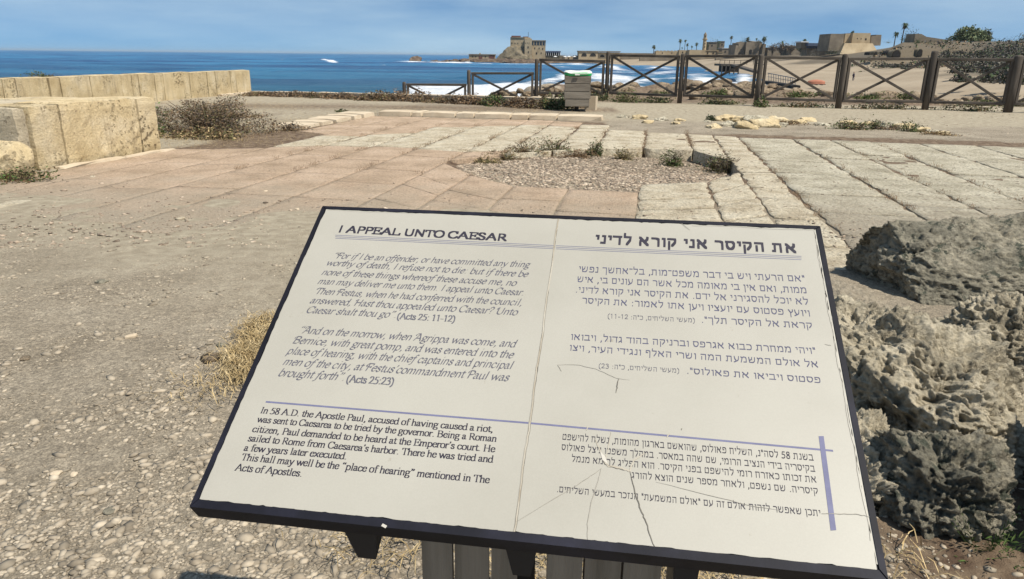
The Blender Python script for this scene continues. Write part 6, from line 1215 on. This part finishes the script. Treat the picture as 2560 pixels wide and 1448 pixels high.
'צ': (5, '.8,5.9 4.0,1.0|4.0,1.0 4.2,.3|4.2,.3 .6,.3|~4.3,5.9 4.1,4.2 2.6,3.2', ''), 'ץ': (4.8, '.8,5.9 2.6,2.6|~4.2,5.9 4.2,4.2 2.6,2.6|2.4,3 2.4,-2', ''), 'ק': (5.4, '.7,5.7 4.5,5.7|~4.5,5.7 4.6,3.4 2.9,.6|1.2,3.4 1.2,-2', ''), 'ר': (4.8, '.5,5.7 2.8,5.7|~2.8,5.7 4.0,5.0 4.1,3.4 4.1,0', ''), 'ש': (6.6, '.8,5.9 1.4,.4|1.4,.4 4.0,.2|~4.0,.2 5.4,2 5.6,5.9|3.3,5.9 3.1,3.8|3.1,3.8 1.3,2.4', ''), 'ת': (5.9, '.8,5.7 4.7,5.7|4.7,5.7 4.7,0|1.6,5.7 1.4,.6|1.4,.3 .4,.3', ''),
'״': (2.8, '.7,6.6 1.0,4.8|1.8,6.6 2.1,4.8', ''), '־': (3.2, '.4,5.6 2.8,5.6', ''),
}
SWASH = {'F': '~1.2,6.2 .0,5.6 -.4,4.4 .4,3.8', 'A': '~3.4,6.6 1.6,6.5 .3,5.6 .5,4.7', 'T': '~.6,6.5 -.4,5.8 -.2,4.8', 'H': '~1.2,6.6 .0,5.9 .2,4.9', 'B': '~1.4,6.6 .0,5.8 -.1,4.5', 'P': '~1.4,6.6 .0,5.8 -.1,4.5', 'U': '~1.2,6.6 .1,5.9 .3,4.8', 'C': '', 'I': ''}
def cat(pts, sub=4):
    P_ = [np.array(p) for p in pts]; n = len(P_); o = []
    for i in range(n - 1):
        p0, p1, p2, p3 = P_[max(i - 1, 0)], P_[i], P_[i + 1], P_[min(i + 2, n - 1)]
        for s in range(sub): t = s / sub; o.append(.5 * ((2 * p1) + (-p0 + p2) * t + (2 * p0 - 5 * p1 + 4 * p2 - p3) * t * t + (-p0 + 3 * p1 - 3 * p2 + p3) * t ** 3))
    o.append(P_[-1]); return o
def hull(pts):
    pts = sorted(set((round(a, 5), round(b, 5)) for a, b in pts))
    def half(ps):
        o = []
        for p in ps:
            while len(o) > 1 and (o[-1][0] - o[-2][0]) * (p[1] - o[-2][1]) - (o[-1][1] - o[-2][1]) * (p[0] - o[-2][0]) <= 0: o.pop()
            o.append(p)
        return o
    a = half(pts); b = half(pts[::-1]); return a[:-1] + b[:-1]
def layout(text, style):
    """strokes -> convex polygons in em units; style: dict(w, t, ang, shear, serif, sx)"""
    x = 0; polys = []; w, t_, an = style['w'] / 2, style['t'] / 2, style['ang']
    ca, sa = math.cos(an), math.sin(an); nib = [(ca * w * i - sa * t_ * j, sa * w * i + ca * t_ * j) for i in (-1, 1) for j in (-1, 1)]
    for ch in text:
        adv, strokes, ser = GL[ch]; ss = [s for s in strokes.split('|') if s]
        if style.get('swash') and ch in SWASH and SWASH[ch]: ss = ss + [SWASH[ch]]
        if style.get('swash') and ch == 'f': ss = ['~3.9,6.2 3.1,6.9 2.2,6.4 1.7,4.0 1.3,-.5 .7,-1.9 -.4,-2.0', '.3,4.2 3.0,4.2']
        for s in ss:
            cv = s[0] == '~'; pts = [tuple(map(float, q.split(','))) for q in s.lstrip('~').split()]; pts = cat(pts, style.get('sub', 3)) if cv else [np.array(p) for p in pts]
            for i in range(len(pts) - 1):
                polys.append([(x + p[0] * .1 + nx_, p[1] * .1 + ny_) for p in (pts[i], pts[i + 1]) for nx_, ny_ in nib])
        if style.get('serif') and ser:
            for q in ser.split():
                sx_, sy_, hw = map(float, q.split(',')); polys.append([(x + (sx_ + s2 * hw * 1.15) * .1, sy_ * .1 + v) for s2 in (-1, 1) for v in (-.022, .022)])
        x += adv * .1 * style.get('track', 1.0)
    return polys, x
def text_line(text, a, b, em, style, mat, par, name):
    polys, adv = layout(text, style); A_ = uv(*a); B_ = uv(*b); L = np.linalg.norm(B_ - A_); d = (B_ - A_) / L; nn = np.array([-d[1], d[0]]); sx = L / adv; V = []; Fc = []
    for j, p in enumerate(polys):
        h_ = hull([(q[0] * sx + q[1] * style['shear'] * em, q[1] * em) for q in p]); base = len(V); z = ZP + .00018 + (j % 13) * .000012
        V += [(*(A_ + d * q[0] + nn * q[1]), z) for q in h_]; Fc.append(tuple(range(base, base + len(h_))))
    return link(name, raw(V, Fc), mat, par)
ital = dict(w=.105, t=.024, ang=R(38), shear=.30, serif=False, swash=True, sub=3)
roman = dict(w=.122, t=.046, ang=0, shear=0, serif=True, sub=3)
romb = dict(w=.135, t=.055, ang=0, shear=0, serif=True, sub=3)
head = dict(w=.135, t=.115, ang=0, shear=0, serif=False, sub=4)
def dist(a, b): return abs(uv(*a)[1] - uv(*b)[1])
E1m = dist((831, 644.5), (775, 757)) / 5 * .98
E2m = dist((747, 831.5), (694, 941)) / 4 * .98
E3m = dist((649, 1032.5), (587, 1176)) / 6 * .99
eh = dist((846, 579.5), (852, 564.0)) / .665
text_line('I APPEAL UNTO CAESAR', (843, 579.3), (1266, 601.5), eh, head, 'ink', panel, 'heading_text')
for t, a, b in [('\u201cFor if I be an offender, or have committed any thing', (829, 644.5), (1322, 668)), ('worthy of death, I refuse not to die: but if there be', (813, 662.5), (1318, 692)), ('none of these things whereof these accuse me, no', (802, 686), (1289, 714)), ('man may deliver me unto them. I appeal unto Caesar.', (792, 709), (1309, 738)), ('Then Festus, when he had conferred with the council,', (785, 734), (1304, 763.5)), ('answered, Hast thou appealed unto Caesar? Unto', (773, 757), (1292, 787.5)), ('Caesar shalt thou go\u201d.', (763, 781), (989, 794))]:
    text_line(t, a, b, E1m, ital, 'inkg', panel, 'verse_text')
text_line('(Acts 25: 11-12)', (991, 796.5), (1137, 804), E1m * .9, romb, 'inkg', panel, 'verse_reference')
for t, a, b in [('\u201cAnd on the morrow, when Agrippa was come, and', (743, 831.5), (1287, 867.5)), ('Bernice, with great pomp, and was entered into the', (729, 857), (1281, 895)), ('place of hearing, with the chief captains and principal', (715, 884), (1279, 922)), ('men of the city, at Festus\u2019commandment Paul was'.replace('\u2019', "'"), (705, 911), (1270, 952)), ('brought forth\u201d.', (693, 939), (860, 951))]:
    text_line(t, a, b, E2m, ital, 'inkg', panel, 'verse_text')
text_line('(Acts 25:23)', (864, 954.5), (983, 962), E2m * .9, romb, 'inkg', panel, 'verse_reference')
for t, a, b in [('In 58 A.D. the Apostle Paul, accused of having caused a riot,', (649, 1032), (1232, 1080)), ('was sent to Caesarea to be tried by the governor. Being a Roman', (641, 1054.5), (1241, 1104)), ('citizen, Paul demanded to be heard at the Emperor\u2019s court. He'.replace('\u2019', "'"), (629, 1079), (1237, 1130)), ("sailed to Rome from Caesarea's harbor. There he was tried and", (618, 1102), (1232, 1156)), ('a few years later executed.', (608, 1126), (866, 1148)), ('This hall may well be the \u201cplace of hearing\u201d mentioned in The', (601, 1149.5), (1223, 1207.5)), ('Acts of Apostles.', (586, 1175.5), (754, 1191))]:
    text_line(t, a, b, E3m, roman, 'ink', panel, 'caption_text')
# ---- Hebrew lines from the built-in font, set right to left by hand
import re
def rtl(s):
    s = s[::-1]; s = re.sub(r'[0-9][0-9\-]*[0-9]|[0-9]', lambda m: m.group(0)[::-1], s)
    s = s.replace('12-11', '11-12') if '12-11' in s else s
    return s.translate(str.maketrans('()', ')('))
hbody = dict(w=.10, t=.062, ang=R(86), shear=0, serif=False, sub=4, track=1.1)
hbold = dict(w=.17, t=.125, ang=R(86), shear=0, serif=False, sub=4, track=1.22)
hsmall = dict(w=.09, t=.06, ang=R(86), shear=0, serif=False, sub=4, track=1.12)
def heb(text, a, b, hpx, mat, name, st=hbody):
    t = rtl(text.replace('-', '\u05be') if '(' not in text else text); m = ((a[0] + b[0]) / 2, (a[1] + b[1]) / 2)
    em = abs(uv(m[0], m[1] - hpx)[1] - uv(*m)[1]) / .60
    return text_line(t, a, b, em, st, mat, panel2, name)
heb('את הקיסר אני קורא לדיני', (1488, 606.5), (1998, 631), 19, 'ink', 'heading_text', hbold)
for t, a, b in [('״אם הרעתי ויש בי דבר משפט-מות, בל-אחשך נפשי', (1446, 678.6), (2015, 703.5)), ('ממות, ואם אין בי מאומה מכל אשר הם עונים בי, איש', (1442, 704), (2020, 732.5)), ('לא יוכל להסגירני אל ידם. את הקיסר אני קורא לדיני.', (1438, 730), (2024, 761)), ('ויועץ פסטוס עם יועציו ויען אתו לאמור: את הקיסר', (1454.5, 757), (2028, 790)), ('קראת אל הקיסר תלך״.', (1753, 805.5), (2034, 820.6)), ('״ויהי ממחרת כבוא אגרפס וברניקה בהוד גדול, ויבואו', (1426, 848), (2042, 884)), ('אל אולם המשמעת המה ושרי האלף ונגידי העיר, ויצו', (1422.5, 875), (2049, 918)), ('פסטוס ויביאו את פאולוס״.', (1716, 933), (2055, 957))]: heb(t, a, b, 13.2, 'inkb', 'verse_text')
heb('(מעשי השליחים, כ״ה: 11-12)', (1518.5, 794.5), (1739, 805.5), 9.5, 'inkg', 'verse_reference', hsmall); heb('(מעשי השליחים, כ״ה: 23)', (1496, 919), (1700, 931.6), 9.8, 'inkg', 'verse_reference', hsmall)
for t, a, b in [('בשנת 58 לסה״נ, השליח פאולוס, שהואשם בארגון מהומות, נשלח להישפט', (1405, 1098), (2036, 1151)), ('בקיסריה בידי הנציב הרומי, שם שהה במאסר. במהלך משפטו ניצל פאולוס', (1403, 1124), (2040, 1179)), ('את זכותו כאזרח רומי להישפט בפני הקיסר. הוא הפליג לרומא מנמל', (1428, 1153), (2044, 1206)), ('קיסריה. שם נשפט, ולאחר מספר שנים הוצא להורג', (1578, 1194), (2048, 1235)), ('יתכן שאפשר לזהות אולם זה עם ״אולם המשמעת״ הנזכר במעשי השליחים.', (1391, 1229), (2054, 1290))]: heb(t, a, b, 13.8, 'ink', 'caption_text')

# ---- brackets and legs (built upright in the world, parented with the sign's inverse)
inv = ROT.inverted()
def wpart(mb, name, mat):
    o = mb.build(name, mat, None); me = o.data; me.transform(inv); o.parent = sign; return o
def on_edge(px, off=.0):   # world point on the underside front edge under pixel column px
    u = uv(px, 1267 + (px - 473) * .1057)[0]; return O_ + ex * u - ez * T + ey * off
for px0, px1, b0, b1 in ((832, 922, 868, 916), (1252, 1340, 1276, 1322), (1692, 1762, 1700, 1752)):
    a = on_edge(px0, .010); b = on_edge(px1, .010); L = np.linalg.norm(b - a); dn = np.array([0, .006, -.058]); k = (b0 - px0) / (px1 - px0); k2 = (b1 - px0) / (px1 - px0)
    lo0 = a + (b - a) * k + dn; lo1 = a + (b - a) * k2 + dn; bk = ey * .52
    V = [a, b, lo1, lo0, a + bk, b + bk, lo1 + bk * .95, lo0 + bk * .95]
    V = [np.array(v) for v in V]; wpart(MB().add(V, [(0, 3, 2, 1), (4, 5, 6, 7), (0, 1, 5, 4), (1, 2, 6, 5), (2, 3, 7, 6), (3, 0, 4, 7)]), 'support_bracket', 'black')
def leg(pxs_, Y):
    for i in range(len(pxs_) - 1):
        a = D(pxs_[i], 1400, Y); b = D(pxs_[i + 1], 1400, Y); g_ = .0022
        pl_n = ez; top = lambda x, y: float((O_[2] - T * 1.0 - .012) + 0 - ((x - O_[0]) * ez[0] + (y - O_[1]) * ez[1]) / ez[2])
        x0, x1 = a[0] + g_, b[0] - g_; y0 = Y - .15 * (a[0] - D(pxs_[0], 1400, Y)[0]); y1 = Y - .15 * (b[0] - D(pxs_[0], 1400, Y)[0])
        th = .028
        V = [(x0, y0, -.1), (x1, y1, -.1), (x1, y1 + th, -.1), (x0, y0 + th, -.1)]; V += [(x, y, top(x, y)) for x, y, _ in V]
        wpart(MB().add(V, [(0, 3, 2, 1), (4, 5, 6, 7), (0, 1, 5, 4), (1, 2, 6, 5), (2, 3, 7, 6), (3, 0, 4, 7)]), 'leg_plank', 'postwood')
leg([1052, 1135, 1226, 1296], 1.12); leg([1366, 1458, 1552, 1648], 1.08)
for px, Y in ((1310, 1.14), (1730, 1.10)):
    a = D(px, 1420, Y); z = 1.5 - .55; wpart(MB().box((a[0] - .022, Y + .03, -.1), (a[0] + .022, Y + .09, z - .02)), 'steel_post', 'black')
